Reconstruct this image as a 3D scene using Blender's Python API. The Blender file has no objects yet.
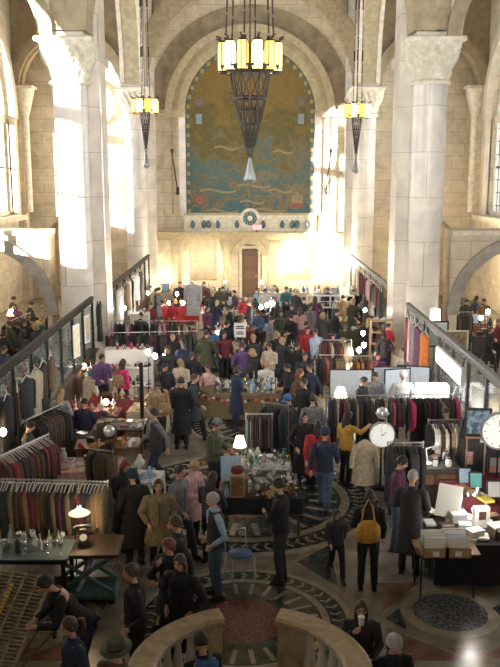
import bpy, math, random
from mathutils import Vector, Matrix
R = math.radians
rnd = random.Random(7)
SC = bpy.context.scene
COL = SC.collection
CAM_H = 6.6
F_PX = 839.0
PITCH = R(10.86)
_c, _s = math.cos(PITCH), math.sin(PITCH)

def ray(px, py):
    v = py - 333.5
    return px - 250.0, F_PX*_c - v*_s, F_PX*_s + v*_c

def at(px, py, z=0.0):
    """world X, Y of the point seen at a pixel and standing at height z"""
    u, f, d = ray(px, py)
    k = (CAM_H - z)/d
    return u*k, f*k

def at_y(px, py, Y):
    u, f, d = ray(px, py)
    return u*Y/f, CAM_H - d*Y/f

# ------------------------------------------------------------------ materials
MATS = {}
def mat(name, col, rough=.6, metal=0., emit=0., ecol=None, noise=0., nscale=8., spec=.5, alpha=None, bump=0., trans=0.):
    if name in MATS: return MATS[name]
    m = bpy.data.materials.new(name); m.use_nodes = True
    nt = m.node_tree; b = nt.nodes['Principled BSDF']
    c = (col[0], col[1], col[2], 1)
    b.inputs['Base Color'].default_value = c
    b.inputs['Roughness'].default_value = rough
    b.inputs['Metallic'].default_value = metal
    b.inputs['Specular IOR Level'].default_value = spec
    if trans: b.inputs['Transmission Weight'].default_value = trans
    if emit:
        e = ecol or col
        b.inputs['Emission Color'].default_value = (e[0], e[1], e[2], 1)
        b.inputs['Emission Strength'].default_value = emit
    if alpha is not None: b.inputs['Alpha'].default_value = alpha
    if noise or bump:
        tc = nt.nodes.new('ShaderNodeTexCoord'); n = nt.nodes.new('ShaderNodeTexNoise')
        n.inputs['Scale'].default_value = nscale; n.inputs['Detail'].default_value = 4
        nt.links.new(tc.outputs['Object'], n.inputs['Vector'])
        if noise:
            r = nt.nodes.new('ShaderNodeMapRange')
            r.inputs['From Min'].default_value = .3; r.inputs['From Max'].default_value = .7
            r.inputs['To Min'].default_value = 1-noise; r.inputs['To Max'].default_value = 1+noise
            nt.links.new(n.outputs['Fac'], r.inputs['Value'])
            v = nt.nodes.new('ShaderNodeVectorMath'); v.operation = 'SCALE'
            v.inputs[0].default_value = col[:3]
            nt.links.new(r.outputs[0], v.inputs['Scale'])
            nt.links.new(v.outputs[0], b.inputs['Base Color'])
        if bump:
            bp = nt.nodes.new('ShaderNodeBump'); bp.inputs['Strength'].default_value = bump
            bp.inputs['Distance'].default_value = .02
            nt.links.new(n.outputs['Fac'], bp.inputs['Height'])
            nt.links.new(bp.outputs[0], b.inputs['Normal'])
    MATS[name] = m
    return m

def stone_blocks(name, c1, c2, mortar, bw=1.3, bh=.55, rough=.55, vein=.25, vscale=1.2):
    m = bpy.data.materials.new(name); m.use_nodes = True
    nt = m.node_tree; N = nt.nodes; L = nt.links; b = N['Principled BSDF']
    g = N.new('ShaderNodeNewGeometry'); sp = N.new('ShaderNodeSeparateXYZ')
    L.new(g.outputs['Position'], sp.inputs[0])
    ad = N.new('ShaderNodeMath'); ad.operation = 'ADD'
    L.new(sp.outputs['X'], ad.inputs[0]); L.new(sp.outputs['Y'], ad.inputs[1])
    cb = N.new('ShaderNodeCombineXYZ'); L.new(ad.outputs[0], cb.inputs['X']); L.new(sp.outputs['Z'], cb.inputs['Y'])
    br = N.new('ShaderNodeTexBrick')
    br.inputs['Color1'].default_value = (*c1, 1); br.inputs['Color2'].default_value = (*c2, 1)
    br.inputs['Mortar'].default_value = (*mortar, 1)
    br.inputs['Scale'].default_value = 1; br.inputs['Mortar Size'].default_value = .012
    br.inputs['Brick Width'].default_value = bw; br.inputs['Row Height'].default_value = bh
    br.inputs['Bias'].default_value = 0.
    L.new(cb.outputs[0], br.inputs['Vector'])
    n = N.new('ShaderNodeTexNoise'); n.inputs['Scale'].default_value = vscale; n.inputs['Detail'].default_value = 6
    n.inputs['Distortion'].default_value = 1.2
    L.new(g.outputs['Position'], n.inputs['Vector'])
    r = N.new('ShaderNodeMapRange'); r.inputs['From Min'].default_value = .3; r.inputs['From Max'].default_value = .7
    r.inputs['To Min'].default_value = 1-vein; r.inputs['To Max'].default_value = 1+vein*.6
    L.new(n.outputs['Fac'], r.inputs['Value'])
    v = N.new('ShaderNodeVectorMath'); v.operation = 'SCALE'
    L.new(br.outputs['Color'], v.inputs[0]); L.new(r.outputs[0], v.inputs['Scale'])
    L.new(v.outputs[0], b.inputs['Base Color'])
    b.inputs['Roughness'].default_value = rough
    MATS[name] = m
    return m

# ------------------------------------------------------------------ mesh builder
class MB:
    def __init__(s): s.v = []; s.f = []; s.m = []; s.sm = []; s.T = None
    def add(s, vs, fs, mi=0, smooth=False):
        o = len(s.v)
        if s.T is not None: vs = [s.T @ Vector(p) for p in vs]
        s.v += [tuple(p) for p in vs]
        s.f += [tuple(i+o for i in f) for f in fs]
        s.m += [mi]*len(fs); s.sm += [smooth]*len(fs)
        return s
    def box(s, c, d, mi=0, rz=0., bev=0., rx=0.):
        x, y, z = d[0]/2, d[1]/2, d[2]/2
        M = Matrix.Translation(c) @ Matrix.Rotation(rz, 4, 'Z') @ Matrix.Rotation(rx, 4, 'X')
        if bev:
            e = min(bev, x*.9, y*.9, z*.9)
            vs = []
            for (zz, i) in ((-z, e), (-z+e, 0), (z-e, 0), (z, e)):
                for sx, sy in ((-1,-1),(1,-1),(1,1),(-1,1)):
                    vs.append(M @ Vector((sx*(x-i), sy*(y-i), zz)))
            fs = [(3,2,1,0),(12,13,14,15)]
            for k in range(3):
                for j in range(4):
                    a = k*4+j; b2 = k*4+(j+1)%4
                    fs.append((a, b2, b2+4, a+4))
            return s.add(vs, fs, mi)
        vs = [M @ Vector(p) for p in ((-x,-y,-z),(x,-y,-z),(x,y,-z),(-x,y,-z),(-x,-y,z),(x,-y,z),(x,y,z),(-x,y,z))]
        return s.add(vs, [(3,2,1,0),(4,5,6,7),(0,1,5,4),(1,2,6,5),(2,3,7,6),(3,0,4,7)], mi)
    def cyl(s, a, b, r1, r2=None, n=12, mi=0, caps=True):
        a, b = Vector(a), Vector(b); r2 = r1 if r2 is None else r2
        d = (b-a).normalized()
        up = Vector((0,0,1)) if abs(d.z) < .95 else Vector((1,0,0))
        u = d.cross(up).normalized(); w = d.cross(u)
        vs = [a + (u*math.cos(t)+w*math.sin(t))*r1 for t in [2*math.pi*i/n for i in range(n)]]
        vs += [b + (u*math.cos(t)+w*math.sin(t))*r2 for t in [2*math.pi*i/n for i in range(n)]]
        fs = [(i, i+n, (i+1)%n+n, (i+1)%n) for i in range(n)]
        s.add(vs, fs, mi, True)
        if caps: s.add(vs, [tuple(range(n)), tuple(range(2*n-1, n-1, -1))], mi)
        return s
    def tube(s, pts, r, n=6, mi=0):
        rs = r if isinstance(r, (list, tuple)) else [r]*len(pts)
        pts = [Vector(p) for p in pts]; vs = []; u = None
        for i, p in enumerate(pts):
            d = (pts[min(i+1, len(pts)-1)] - pts[max(i-1, 0)]).normalized()
            if u is None: u = d.cross(Vector((0,0,1)) if abs(d.z) < .9 else Vector((1,0,0))).normalized()
            else:
                u = u-d*u.dot(d)
                u = u.normalized() if u.length > 1e-4 else d.orthogonal().normalized()
            w = d.cross(u)
            vs += [p + (u*math.cos(t)+w*math.sin(t))*rs[i] for t in [2*math.pi*k/n for k in range(n)]]
        fs = []
        for i in range(len(pts)-1):
            for k in range(n):
                fs.append((i*n+k, (i+1)*n+k, (i+1)*n+(k+1)%n, i*n+(k+1)%n))
        s.add(vs, fs, mi, True)
        s.add(vs, [tuple(range(n)), tuple(range(len(vs)-1, len(vs)-1-n, -1))], mi)
        return s
    def lathe(s, prof, c=(0,0,0), n=16, mi=0, smooth=True, a0=0., a1=2*math.pi, caps=True, sx=1., sy=1.):
        full = abs(a1-a0-2*math.pi) < 1e-6
        m = n if full else n+1
        vs = []
        for r, z in prof:
            for i in range(m):
                t = a0+(a1-a0)*i/n
                vs.append((c[0]+r*math.cos(t)*sx, c[1]+r*math.sin(t)*sy, c[2]+z))
        fs = []
        for k in range(len(prof)-1):
            for i in range(n):
                j = (i+1) % m
                fs.append((k*m+i, k*m+j, (k+1)*m+j, (k+1)*m+i))
        s.add(vs, fs, mi, smooth)
        if full and caps: s.add(vs, [tuple(range(m-1, -1, -1)), tuple(range((len(prof)-1)*m, len(prof)*m))], mi)
        return s
    def sphere(s, c, r, n=10, k=6, mi=0):
        rr = r if isinstance(r, (tuple, list)) else (r, r, r)
        vs = [(c[0], c[1], c[2]-rr[2])]
        for j in range(1, k):
            p = math.pi*j/k
            for i in range(n):
                t = 2*math.pi*i/n
                vs.append((c[0]+rr[0]*math.sin(p)*math.cos(t), c[1]+rr[1]*math.sin(p)*math.sin(t), c[2]-rr[2]*math.cos(p)))
        vs.append((c[0], c[1], c[2]+rr[2]))
        fs = []
        for i in range(n): fs.append((0, 1+(i+1)%n, 1+i))
        for j in range(k-2):
            for i in range(n):
                a = 1+j*n+i; b = 1+j*n+(i+1)%n
                fs.append((a, b, b+n, a+n))
        L = len(vs)-1
        for i in range(n): fs.append((L, 1+(k-2)*n+i, 1+(k-2)*n+(i+1)%n))
        return s.add(vs, fs, mi, True)
    def prism(s, poly, M, depth, mi=0):
        """poly in local xy extruded along local z by depth, placed by matrix M"""
        n = len(poly)
        vs = [M @ Vector((x, y, 0)) for x, y in poly]+[M @ Vector((x, y, depth)) for x, y in poly]
        fs = [tuple(range(n-1, -1, -1)), tuple(range(n, 2*n))]+[(i, (i+1)%n, (i+1)%n+n, i+n) for i in range(n)]
        return s.add(vs, fs, mi)
    def ring(s, M, r0, r1, depth, a0=0., a1=math.pi, n=24, mi=0):
        """arch ring in local xy plane, extruded along local z"""
        vs = []
        for i in range(n+1):
            t = a0+(a1-a0)*i/n; c, q = math.cos(t), math.sin(t)
            vs += [M @ Vector((r0*c, r0*q, 0)), M @ Vector((r1*c, r1*q, 0)), M @ Vector((r1*c, r1*q, depth)), M @ Vector((r0*c, r0*q, depth))]
        fs = []
        for i in range(n):
            a = 4*i; b = a+4
            for k in range(4):
                fs.append((a+k, a+(k+1)%4, b+(k+1)%4, b+k))
        fs += [(0, 3, 2, 1), (4*n, 4*n+1, 4*n+2, 4*n+3)]
        return s.add(vs, fs, mi)
    def mesh(s, name, mats):
        me = bpy.data.meshes.new(name)
        me.from_pydata([tuple(v) for v in s.v], [], s.f)
        for m in (mats if isinstance(mats, (list, tuple)) else [mats]): me.materials.append(m)
        me.polygons.foreach_set('material_index', s.m)
        me.polygons.foreach_set('use_smooth', s.sm)
        me.update()
        return me
    def build(s, name, mats, parent=None, loc=None):
        return link(name, s.mesh(name, mats), parent, loc)

def link(name, me, parent=None, loc=None, rz=0., scale=None, mats=None, rot=None):
    o = bpy.data.objects.new(name, me); COL.objects.link(o)
    if parent is not None: o.parent = parent
    if loc is not None: o.location = loc
    if rz: o.rotation_euler = (0, 0, rz)
    if rot: o.rotation_euler = rot
    if scale is not None: o.scale = scale if isinstance(scale, (tuple, list)) else (scale,)*3
    if mats:
        for i, m in enumerate(mats):
            if m is None: continue
            o.material_slots[i].link = 'OBJECT'; o.material_slots[i].material = m
    return o

def tag(o, label=None, cat=None, group=None, kind=None):
    if label: o['label'] = label
    if cat: o['category'] = cat
    if group: o['group'] = group
    if kind: o['kind'] = kind
    return o

def thing(name, label, cat, loc=(0,0,0), rz=0., group=None, scale=None):
    o = bpy.data.objects.new(name, None); COL.objects.link(o)
    o.empty_display_size = .1
    o.location = loc; o.rotation_euler = (0, 0, rz)
    if scale: o.scale = (scale,)*3
    return tag(o, label, cat, group)

def structure(o): o['kind'] = 'structure'; return o

def copy_tree(o, parent=None):
    c = o.copy(); COL.objects.link(c)
    if parent is not None: c.parent = parent
    for ch in list(o.children): copy_tree(ch, c)
    return c

def point_light(name, loc, power, col=(1, .8, .55), r=.08):
    l = bpy.data.lights.new(name, 'POINT'); l.energy = power; l.color = col; l.shadow_soft_size = r
    o = bpy.data.objects.new(name, l); COL.objects.link(o); o.location = loc
    return o

def I4(x=0, y=0, z=0): return Matrix.Translation((x, y, z))
# local xy -> world xz, extrude towards +Y
def XZ(x, y, z): return Matrix(((1,0,0,x),(0,0,1,y),(0,1,0,z),(0,0,0,1)))
# local xy -> world yz, extrude towards +X
def YZ(x, y, z): return Matrix(((0,0,1,x),(1,0,0,y),(0,1,0,z),(0,0,0,1)))
# ================================================================== the hall
YB, YN, XC, XO = 44.5, 28.0, 5.8, 11.9
lime = stone_blocks('limestone_blocks', (.58,.49,.35), (.50,.42,.30), (.34,.28,.19), 1.25, .62)
marb = stone_blocks('marble_drums', (.66,.60,.52), (.60,.545,.475), (.40,.32,.24), 3.9, 1.45, .35, .22, .9)
carved = mat('carved_limestone', (.62,.56,.44), .7, noise=.18, nscale=5)
lime_plain = mat('plain_limestone', (.54,.46,.33), .65, noise=.15, nscale=1.5)
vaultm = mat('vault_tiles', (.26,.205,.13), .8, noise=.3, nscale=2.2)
tan_c = mat('carved_tan_stone', (.38,.31,.19), .7, noise=.2, nscale=5); tan_p = mat('plain_tan_stone', (.33,.265,.16), .7, noise=.2, nscale=3)
dark_iron = mat('dark_iron', (.05,.045,.04), .45, .6)
bronze = mat('dark_bronze', (.045,.033,.022), .5, .5)

# ---- floor with inlaid marble
fl_t = mat('floor_tan_marble', (.225,.19,.15), .25, noise=.30, nscale=2.5)
fl_g = mat('floor_green_marble', (.045,.055,.05), .2, noise=.6, nscale=6)
fl_r = mat('floor_red_granite', (.17,.065,.055), .2, noise=.9, nscale=26)
fl_b = mat('floor_russet_marble', (.17,.085,.06), .22, noise=.4, nscale=4)
fl_l = mat('floor_light_marble', (.33,.29,.22), .25, noise=.22, nscale=5)
fl_y = mat('floor_grey_granite', (.12,.125,.135), .2, noise=1.0, nscale=22)
fl_s = mat('floor_sienna_marble', (.30,.20,.11), .22, noise=.2, nscale=5)
b = MB()
b.box((0, 21, -.15), (28, 52, .3), 0)
LV = [0.001]
def disc(cx, cy, r, mi, z, n=64, r0=0, a0=0., a1=2*math.pi):
    vs, fs = [], []
    if r0 == 0:
        vs = [(cx, cy, z)]+[(cx+r*math.cos(2*math.pi*i/n), cy+r*math.sin(2*math.pi*i/n), z) for i in range(n)]
        fs = [(0, 1+i, 1+(i+1)%n) for i in range(n)]
    else:
        for i in range(n+1):
            t = a0+(a1-a0)*i/n
            vs += [(cx+r0*math.cos(t), cy+r0*math.sin(t), z), (cx+r*math.cos(t), cy+r*math.sin(t), z)]
        fs = [(2*i, 2*i+1, 2*i+3, 2*i+2) for i in range(n)]
    b.add(vs, fs, mi)
def poly(pts, mi, z=.004): b.add([(x, y, z) for x, y in pts], [tuple(range(len(pts)))], mi)
def medallion(cx, cy, k, core=2):
    disc(cx, cy, 1.66*k, 5, .002); disc(cx, cy, 1.56*k, 1, .003); 
    # guilloche of light links on the dark ring
    n = int(44*k)
    for i in range(n):
        t = 2*math.pi*i/n
        for rr in (1.47, 1.38):
            x, y = cx+rr*k*math.cos(t), cy+rr*k*math.sin(t)
            q = .030*k**.5; a = t+(.6 if rr > 1.42 else -.6)
            pts = [(x+q*2*math.cos(a)-q*.7*math.sin(a), y+q*2*math.sin(a)+q*.7*math.cos(a)), (x-q*2*math.cos(a)-q*.7*math.sin(a), y-q*2*math.sin(a)+q*.7*math.cos(a)),
                   (x-q*2*math.cos(a)+q*.7*math.sin(a), y-q*2*math.sin(a)-q*.7*math.cos(a)), (x+q*2*math.cos(a)+q*.7*math.sin(a), y+q*2*math.sin(a)-q*.7*math.cos(a))]
            poly(pts, 5, .0042)
    disc(cx, cy, 1.30*k, 5, .0045); disc(cx, cy, 1.19*k, 1, .005)
    for i in range(24):
        t = 2*math.pi*(i+.5)/24; w = .035*k
        r0, r1 = .80*k, 1.14*k
        poly([(cx+r0*math.cos(t)-w*math.sin(t), cy+r0*math.sin(t)+w*math.cos(t)), (cx+r0*math.cos(t)+w*math.sin(t), cy+r0*math.sin(t)-w*math.cos(t)),
              (cx+r1*math.cos(t)+w*math.sin(t), cy+r1*math.sin(t)-w*math.cos(t)), (cx+r1*math.cos(t)-w*math.sin(t), cy+r1*math.sin(t)+w*math.cos(t))], 5, .006)
    disc(cx, cy, .79*k, 1, .007); disc(cx, cy, .64*k, core, .008)
MED = (-.1, 11.55)
medallion(MED[0], MED[1], 1.0)
medallion(-.1, 16.4, 1.65, 3)
medallion(4.6, 16.4, 1.0, 3); medallion(-4.6, 16.4, 1.0, 3)
for yy in (21.6, 26.8, 32.0, 37.2): medallion(.3, yy, 1.2, 3)
g = at(450, 612)
disc(g[0], g[1], .74, 5, .002); disc(g[0], g[1], .56, 6, .003)
disc(-g[0], g[1], .74, 5, .002); disc(-g[0], g[1], .56, 6, .003)
def pxp(l, mi, z=.0035):
    pts = [at(x, y) for x, y in l]
    poly(pts, mi, z)
    poly([(-x-.2, y) for x, y in pts][::-1], mi, z)
pxp([(297,562),(328,546),(339,587)], 1)
pxp([(374,583),(419,583),(383,611)], 3)
pxp([(385,619),(399,608),(407,630)], 1)
pxp([(386,628),(470,661),(408,661)], 3)
pxp([(446,648),(482,648),(468,660)], 3)
pxp([(492,608),(510,600),(510,625)], 1)
pxp([(486,655),(510,640),(510,662)], 3)
pxp([(345,520),(378,500),(372,540)], 1)
pxp([(255,455),(280,450),(300,470),(270,480)], 3)
# bands of sienna running down the nave
for x in (-3.2, 3.2):
    poly([(x-.14, 8), (x+.14, 8), (x+.14, 42), (x-.14, 42)], 7, .0015)
floor = structure(b.build('floor', [fl_t, fl_g, fl_r, fl_b, fl_t, fl_l, fl_y, fl_s]))

# ---- walls
def arch_poly(w0, w1, z0, zs, n=20):
    """outline points of an opening with a round head, counter-clockwise from lower left"""
    r = (w1-w0)/2; c = (w0+w1)/2
    return [(w0, z0)]+[(c-r*math.cos(math.pi*i/n), zs+r*math.sin(math.pi*i/n)) for i in range(n+1)]+[(w1, z0)]

def wall_with_arches(mb, M, x0, x1, z0, z1, opens, depth, mi=0):
    """wall slab in local xy with round-headed openings; opens sorted by x: (a, b, bottom, spring)"""
    cur = x0
    for (a, b_, zb, zs) in opens:
        if a > cur: mb.prism([(cur, z0), (a, z0), (a, z1), (cur, z1)], M, depth, mi)
        if zb > z0: mb.prism([(a, z0), (b_, z0), (b_, zb), (a, zb)], M, depth, mi)
        p = arch_poly(a, b_, zb, zs)[1:-1]
        n = len(p)
        for i in range(n-1):
            (xa, ya), (xb, yb) = p[i], p[i+1]
            if xb-xa > 1e-5: mb.prism([(xa, ya), (xb, yb), (xb, z1), (xa, z1)], M, depth, mi)
        cur = b_
    if cur < x1: mb.prism([(cur, z0), (x1, z0), (x1, z1), (cur, z1)], M, depth, mi)

TOPZ = 22.2
b = MB()
NX = 3.25; NZ = 9.6            # mural niche half width and springing
wall_with_arches(b, XZ(0, YB, 0), -13, 13, 0, TOPZ,
                 [(-11.0, -7.6, 0.0, 2.6), (-3.25, -1.75, 0.9, 2.55), (-.62, .62, 0, 2.3), (1.75, 3.25, .9, 2.55), (7.6, 11.0, 0.0, 2.6)], .9)
b.prism([(-13, 0), (13, 0), (13, TOPZ), (-13, TOPZ)], XZ(0, YB+.9, 0), .3)
wall_back = structure(b.build('wall_back', [lime]))

b = MB()   # mouldings and rings on the back wall
for r0, r1, d, zc in ((5.16, 6.1, .75, 10.6), (4.0, 4.35, .30, NZ), (3.35, 3.72, .22, NZ)):
    b.ring(XZ(0, YB-d, zc), r0, r1, d+.05, n=40)
b.ring(XZ(0, YB-.16, NZ), 3.72, 4.0, .2, n=40, mi=1)
for sx in (-1, 1):
    b.box((sx*4.25, YB-.16, NZ-.1), (1.75, .36, .22)); b.box((sx*4.25, YB-.1, NZ+.08), (1.9, .5, .12))
    b.box((sx*3.5, YB-.1, (NZ+4.4)/2), (.34, .24, NZ-4.5), 2)
    b.box((sx*4.05, YB-.05, (NZ+4.4)/2), (.1, .14, NZ-4.5), 0)
b.ring(XZ(0, YB-.05, NZ), 4.3, 5.3, .06, n=40, mi=3)
b.box((0, YB-.25, 3.48), (10.2, .6, .16)); b.box((0, YB-.17, 3.34), (10.1, .42, .14)); b.box((0, YB-.1, 3.2), (10, .25, .14))
b.box((0, YB-.08, 4.46), (6.9, .3, .12), 0)
for sx in (-1, 1):
    b.box((sx*4.0, YB-.06, 1.6), (.4, .2, 3.0)); b.box((sx*1.2, YB-.06, 1.6), (.42, .2, 3.0))
    b.ring(XZ(sx*2.5, YB-.16, 2.55), .75, 1.02, .25, n=18)
b.ring(XZ(0, YB-.16, 2.3), .62, .92, .25, n=18)
structure(b.build('trim_1', [tan_c, tan_p, marb, vaultm]))

for i, sx in enumerate((-1, 1)):      # side walls with tall windows
    wn = ('wall_left', 'wall_right')[i]
    b = MB(); M = YZ(sx*XO-(.8 if sx < 0 else 0), 0, 0)
    ops = [(17.5, 25.2, 4.5, 9.6), (34.2, 42.6, 4.5, 9.2)]
    wall_with_arches(b, M, -2, YB+1.2, 0, TOPZ, ops, .8)
    for (a, c2, zb, zs) in ops:
        r = (c2-a)/2; m = (a+c2)/2
        xx = sx*(XO-.18) - .1
        b.ring(YZ(xx-.08, m, zs), r, r+.5, .36, n=28, mi=1)
        for e in (a-.25, c2+.25): b.box((sx*(XO-.1), e, (zb+zs)/2), (.34, .5, zs-zb), 1)
        b.box((sx*(XO-.2), m, zb-.12), (.7, c2-a+1.2, .24), 1)
    for yy in (YB-.6, 32.5, 25.5): b.box((sx*(XO-.18), yy, 5), (.4, .7, 10), 0); 
    structure(b.build(wn, [lime, lime_plain]))
    b = MB()
    wood = mat('window_bronze_frame', (.10,.085,.06), .5, .3)
    for k, (a, c2, zb, zs) in enumerate(ops):
        w = MB(); r = (c2-a)/2; m = (a+c2)/2; xx = sx*(XO+.35)
        # stone mullions: three lights with a wheel above
        for yy in (a+.1, a+(c2-a)/3, a+2*(c2-a)/3, c2-.1):
            top = zs+ (0 if yy in (a+.1, c2-.1) else r*.72)
            w.box((xx, yy, (zb+top)/2), (.2, .20, top-zb), 0)
        w.box((xx, m, zs), (.34, c2-a, .4), 0); w.box((xx, m, (zb+zs)/2), (.1, c2-a, .10), 1); w.box((xx, m, zb+.1), (.34, c2-a, .2), 0)
        w.ring(YZ(xx-.1, m, zs), r-.25, r+.02, .3, n=24, mi=0)
        w.ring(YZ(xx-.1, m, zs+1.75), .9, 1.15, .25, a0=0, a1=2*math.pi, n=24, mi=0)
        n = 18
        for q in range(1, n):
            yy = a+(c2-a)*q/n
            h = zs+math.sqrt(max(0, r*r-(yy-m)**2))
            w.box((xx, yy, (zb+h)/2), (.035, .035, h-zb), 1)
        z = zb+.5
        while z < zs+r-.4:
            hw = r if z < zs else math.sqrt(max(.01, r*r-(z-zs)**2))
            w.box((xx, m, z), (.035, 2*hw, .035), 1); z += .62
        gm = mat('window_glass', (.93,.96,1.), .05, alpha=.16, spec=.3)
        win = structure(w.build('window_%d' % (i*2+k+1), [carved, wood]))
        gl = MB(); pts = arch_poly(a, c2, zb, zs, 24)
        gl.prism(pts, YZ(xx+sx*.05, 0, 0), .012)
        gl.build('glass', [gm], win)

b = MB(); b.prism([(-13, 0), (13, 0), (13, 22.2), (-13, 22.2)], XZ(0, -3.3, 0), .5)
structure(b.build('wall_front', [lime]))

# ---- ceiling: barrel vaults and transverse ribs
def vault(mb, cx, r, zs, y0, y1, n=24, mi=0, th=.25):
    vs = []
    for i in range(n+1):
        t = math.pi*i/n
        for (rr, y) in ((r, y0), (r, y1), (r+th, y0), (r+th, y1)):
            vs.append((cx+rr*math.cos(t), y, zs+rr*math.sin(t)))
    fs = []
    for i in range(n):
        a = 4*i; c2 = a+4
        fs += [(a, a+1, c2+1, c2), (a+2, c2+2, c2+3, a+3), (a, c2, c2+2, a+2), (a+1, a+3, c2+3, c2+1)]
    mb.add(vs, fs, mi, True)
b = MB()
b.box((0, 21, 22.4), (26, 52, .4), 0)
vault(b, 0, 5.45, 16.2, -3, YB, mi=0)
for sx in (-1, 1): vault(b, sx*(XC+XO)/2, 2.95, 15.6, -3, YB, mi=0)
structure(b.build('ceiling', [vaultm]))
# ribs across the nave and aisles at each pier, and arcade walls along the nave
b = MB()
for yy, d in ((YN-.9, 1.8), (12.5, 1.8)):
    b.ring(XZ(0, yy, 10.9), 5.05, 5.75, d, n=36)
for yy, d in ((YN-.8, 1.5), (YB-1.1, 1.0), (12.5, 1.5)):
    for sx in (-1, 1):
        cx = sx*(6.5+XO-.35)/2; r = (XO-.35-6.5)/2
        b.ring(XZ(cx, yy, 10.75), r, r+.4, d, n=24, mi=0)
        b.ring(XZ(cx, yy+.25, 10.75), r-.12, r, d-.5, n=24, mi=1)
        w2 = MB()
        wall_with_arches(b, XZ(0, yy+.35, 0), sx*9.2-2.9, sx*9.2+2.9, 10.7, TOPZ, [(cx-r-.3, cx+r+.3, 10.7, 10.75)], d-.7, 0)
structure(b.build('trim_2', [tan_p, tan_c]))
for i, sx in enumerate((-1, 1)):
    b = MB()
    x0 = sx*XC-.45
    wall_with_arches(b, YZ(x0, 0, 0), 12, YB, 10.9, TOPZ, [(13.2, 27.35, 10.9, 10.95), (28.65, 42.8, 10.9, 10.95)], .9)
    for (a, c2) in ((13.2, 27.35), (28.65, 42.8)):
        m = (a+c2)/2; r = (c2-a)/2
        b.ring(YZ(x0-.12, m, 10.95), r-.05, r+.55, .2, n=36, mi=1); b.ring(YZ(x0+.84, m, 10.95), r-.05, r+.55, .2, n=36, mi=1)
    structure(b.build('trim_%d' % (3+i), [tan_c, carved]))

# ---- low transverse walls of the aisles with a wide arch
for i, sx in enumerate((-1, 1)):
    b = MB()
    a, c2 = (-XO, -6.75) if sx < 0 else (6.75, XO)
    wall_with_arches(b, XZ(0, YN+.2, 0), a, c2, 0, 4.55, [(a+.3, c2-.15, 0, 1.85)], .9)
    b.box(((a+c2)/2, YN+.65, 4.62), (c2-a, 1.15, .16), 1)
    m = (a+.3+c2-.15)/2; r = (c2-a-.45)/2
    b.ring(XZ(m, YN+.08, 1.85), r-.02, r+.38, .14, n=28, mi=2)
    grey = mat('grey_marble_band', (.30,.27,.23), .4, noise=.25, nscale=4)
    structure(b.build('trim_%d' % (5+i), [lime, carved, grey]))

# ---- compound piers: round column + square pier + carved capital
def capital_mesh(r=.56, hw=.84, h=1.1, seed=0):
    n, k = 96, 22; vs, fs = [], []
    for j in range(k+1):
        q = j/k
        for i in range(n):
            t = 2*math.pi*i/n
            ex = 2+6*q**2
            c, s_ = math.cos(t), math.sin(t)
            rs = (abs(c)**ex+abs(s_)**ex)**(-1/ex)
            rad = r+(hw-r)*q**1.25
            leaf = 0
            tt = (t*8/(2*math.pi)) % 1-.5
            if q < .30: leaf = .05*max(0, math.cos(tt*math.pi))*math.sin(q/.30*math.pi)+.02*abs(math.sin(t*24))
            elif q < .92:
                w = (q-.30)/.62
                t2 = ((t*4/(2*math.pi))+.5) % 1-.5
                leaf = .07*max(0, math.cos(t2*math.pi*1.1))*math.sin(w*math.pi)**.8+.05*math.sin(t*20+w*7)*math.sin(w*math.pi)+.03*math.sin(t*36-w*16)
            rr = (rad+leaf)*rs if q > 0 else r
            vs.append((rr*c, rr*s_, q*h))
    for j in range(k):
        for i in range(n):
            fs.append((j*n+i, j*n+(i+1)%n, (j+1)*n+(i+1)%n, (j+1)*n+i))
    m = MB(); m.add(vs, fs, 0, True)
    m.add(vs, [tuple(range(k*n, k*n+n))], 0)
    m.box((0, 0, h+.07), (hw*2+.12, hw*2+.12, .16), 0, bev=.03)
    m.lathe([(r+.02, -.16), (r+.1, -.12), (r+.1, -.05), (r+.02, 0)], n=32)
    return m.mesh('capital', [carved])
CAPM = capital_mesh()
def pier(label, sx, y, group):
    t = thing('column', label, 'column', (sx*XC, y, 0), 0, group)
    m = MB(); m.box((0, 0, .25), (1.9, 1.9, .5), bev=.05); m.lathe([(.85,.5),(.9,.62),(.78,.75),(.74,.9),(.66,1.0)], n=40)
    m.build('base', [carved], t)
    m = MB(); m.lathe([(.55, .95), (.55, 9.5)], n=48); m.build('shaft', [marb], t)
    link('capital', CAPM, t, (0, 0, 9.5))
    m = MB(); m.box((-sx*.12, 1.15, 5.25), (1.5, 1.3, 10.5)); m.box((-sx*.73, .90, 9.2), (.40, 1.20, 18.4)); m.box((-sx*.50, .50, 5.2), (.11, .5, 10.4))
    m.box((0, .95, 13.5), (1.15, 1.35, 5.8)); m.box((0, 0, 12.2), (1.2, 1.3, 3.0))
    m.box((-sx*.12, 1.17, 10.2), (1.7, 1.5, .3)); m.box((-sx*.73, .95, .4), (.5, 1.36, .8))
    m.build('pier', [marb], t)
    return t
pier('marble column in the left arcade, nearest the camera, half of it in sunlight', -1, YN, 'marble arcade columns')
pier('marble column in the right arcade, nearest the camera, evenly lit', 1, YN, 'marble arcade columns')
pier('sunlit marble column against the back wall left of the mural', -1, YB-1.0, 'marble arcade columns')
pier('pale marble column against the back wall right of the mural', 1, YB-1.0, 'marble arcade columns')
# small corbel capitals where the aisle ribs meet the outer walls
for sx, w in ((-1, 'left'), (1, 'right')):
    for y, n2 in ((YN, 'beside the near column'), (YB-.7, 'in the far corner')):
        m = MB(); m.lathe([(.2, 9.4), (.28, 9.6), (.5, 10.5), (.55, 10.75)], n=20); m.box((0, 0, 10.8), (1.1, 1.1, .14))
        m.cyl((0,0,4.6), (0,0,9.4), .2, n=16)
        o = m.build('wall_column', [carved]); o.location = (sx*(XO-.5), y, 0)
        tag(o, 'slim engaged column with small capital on the %s outer wall %s' % (w, n2), 'column', 'engaged wall columns')

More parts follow.
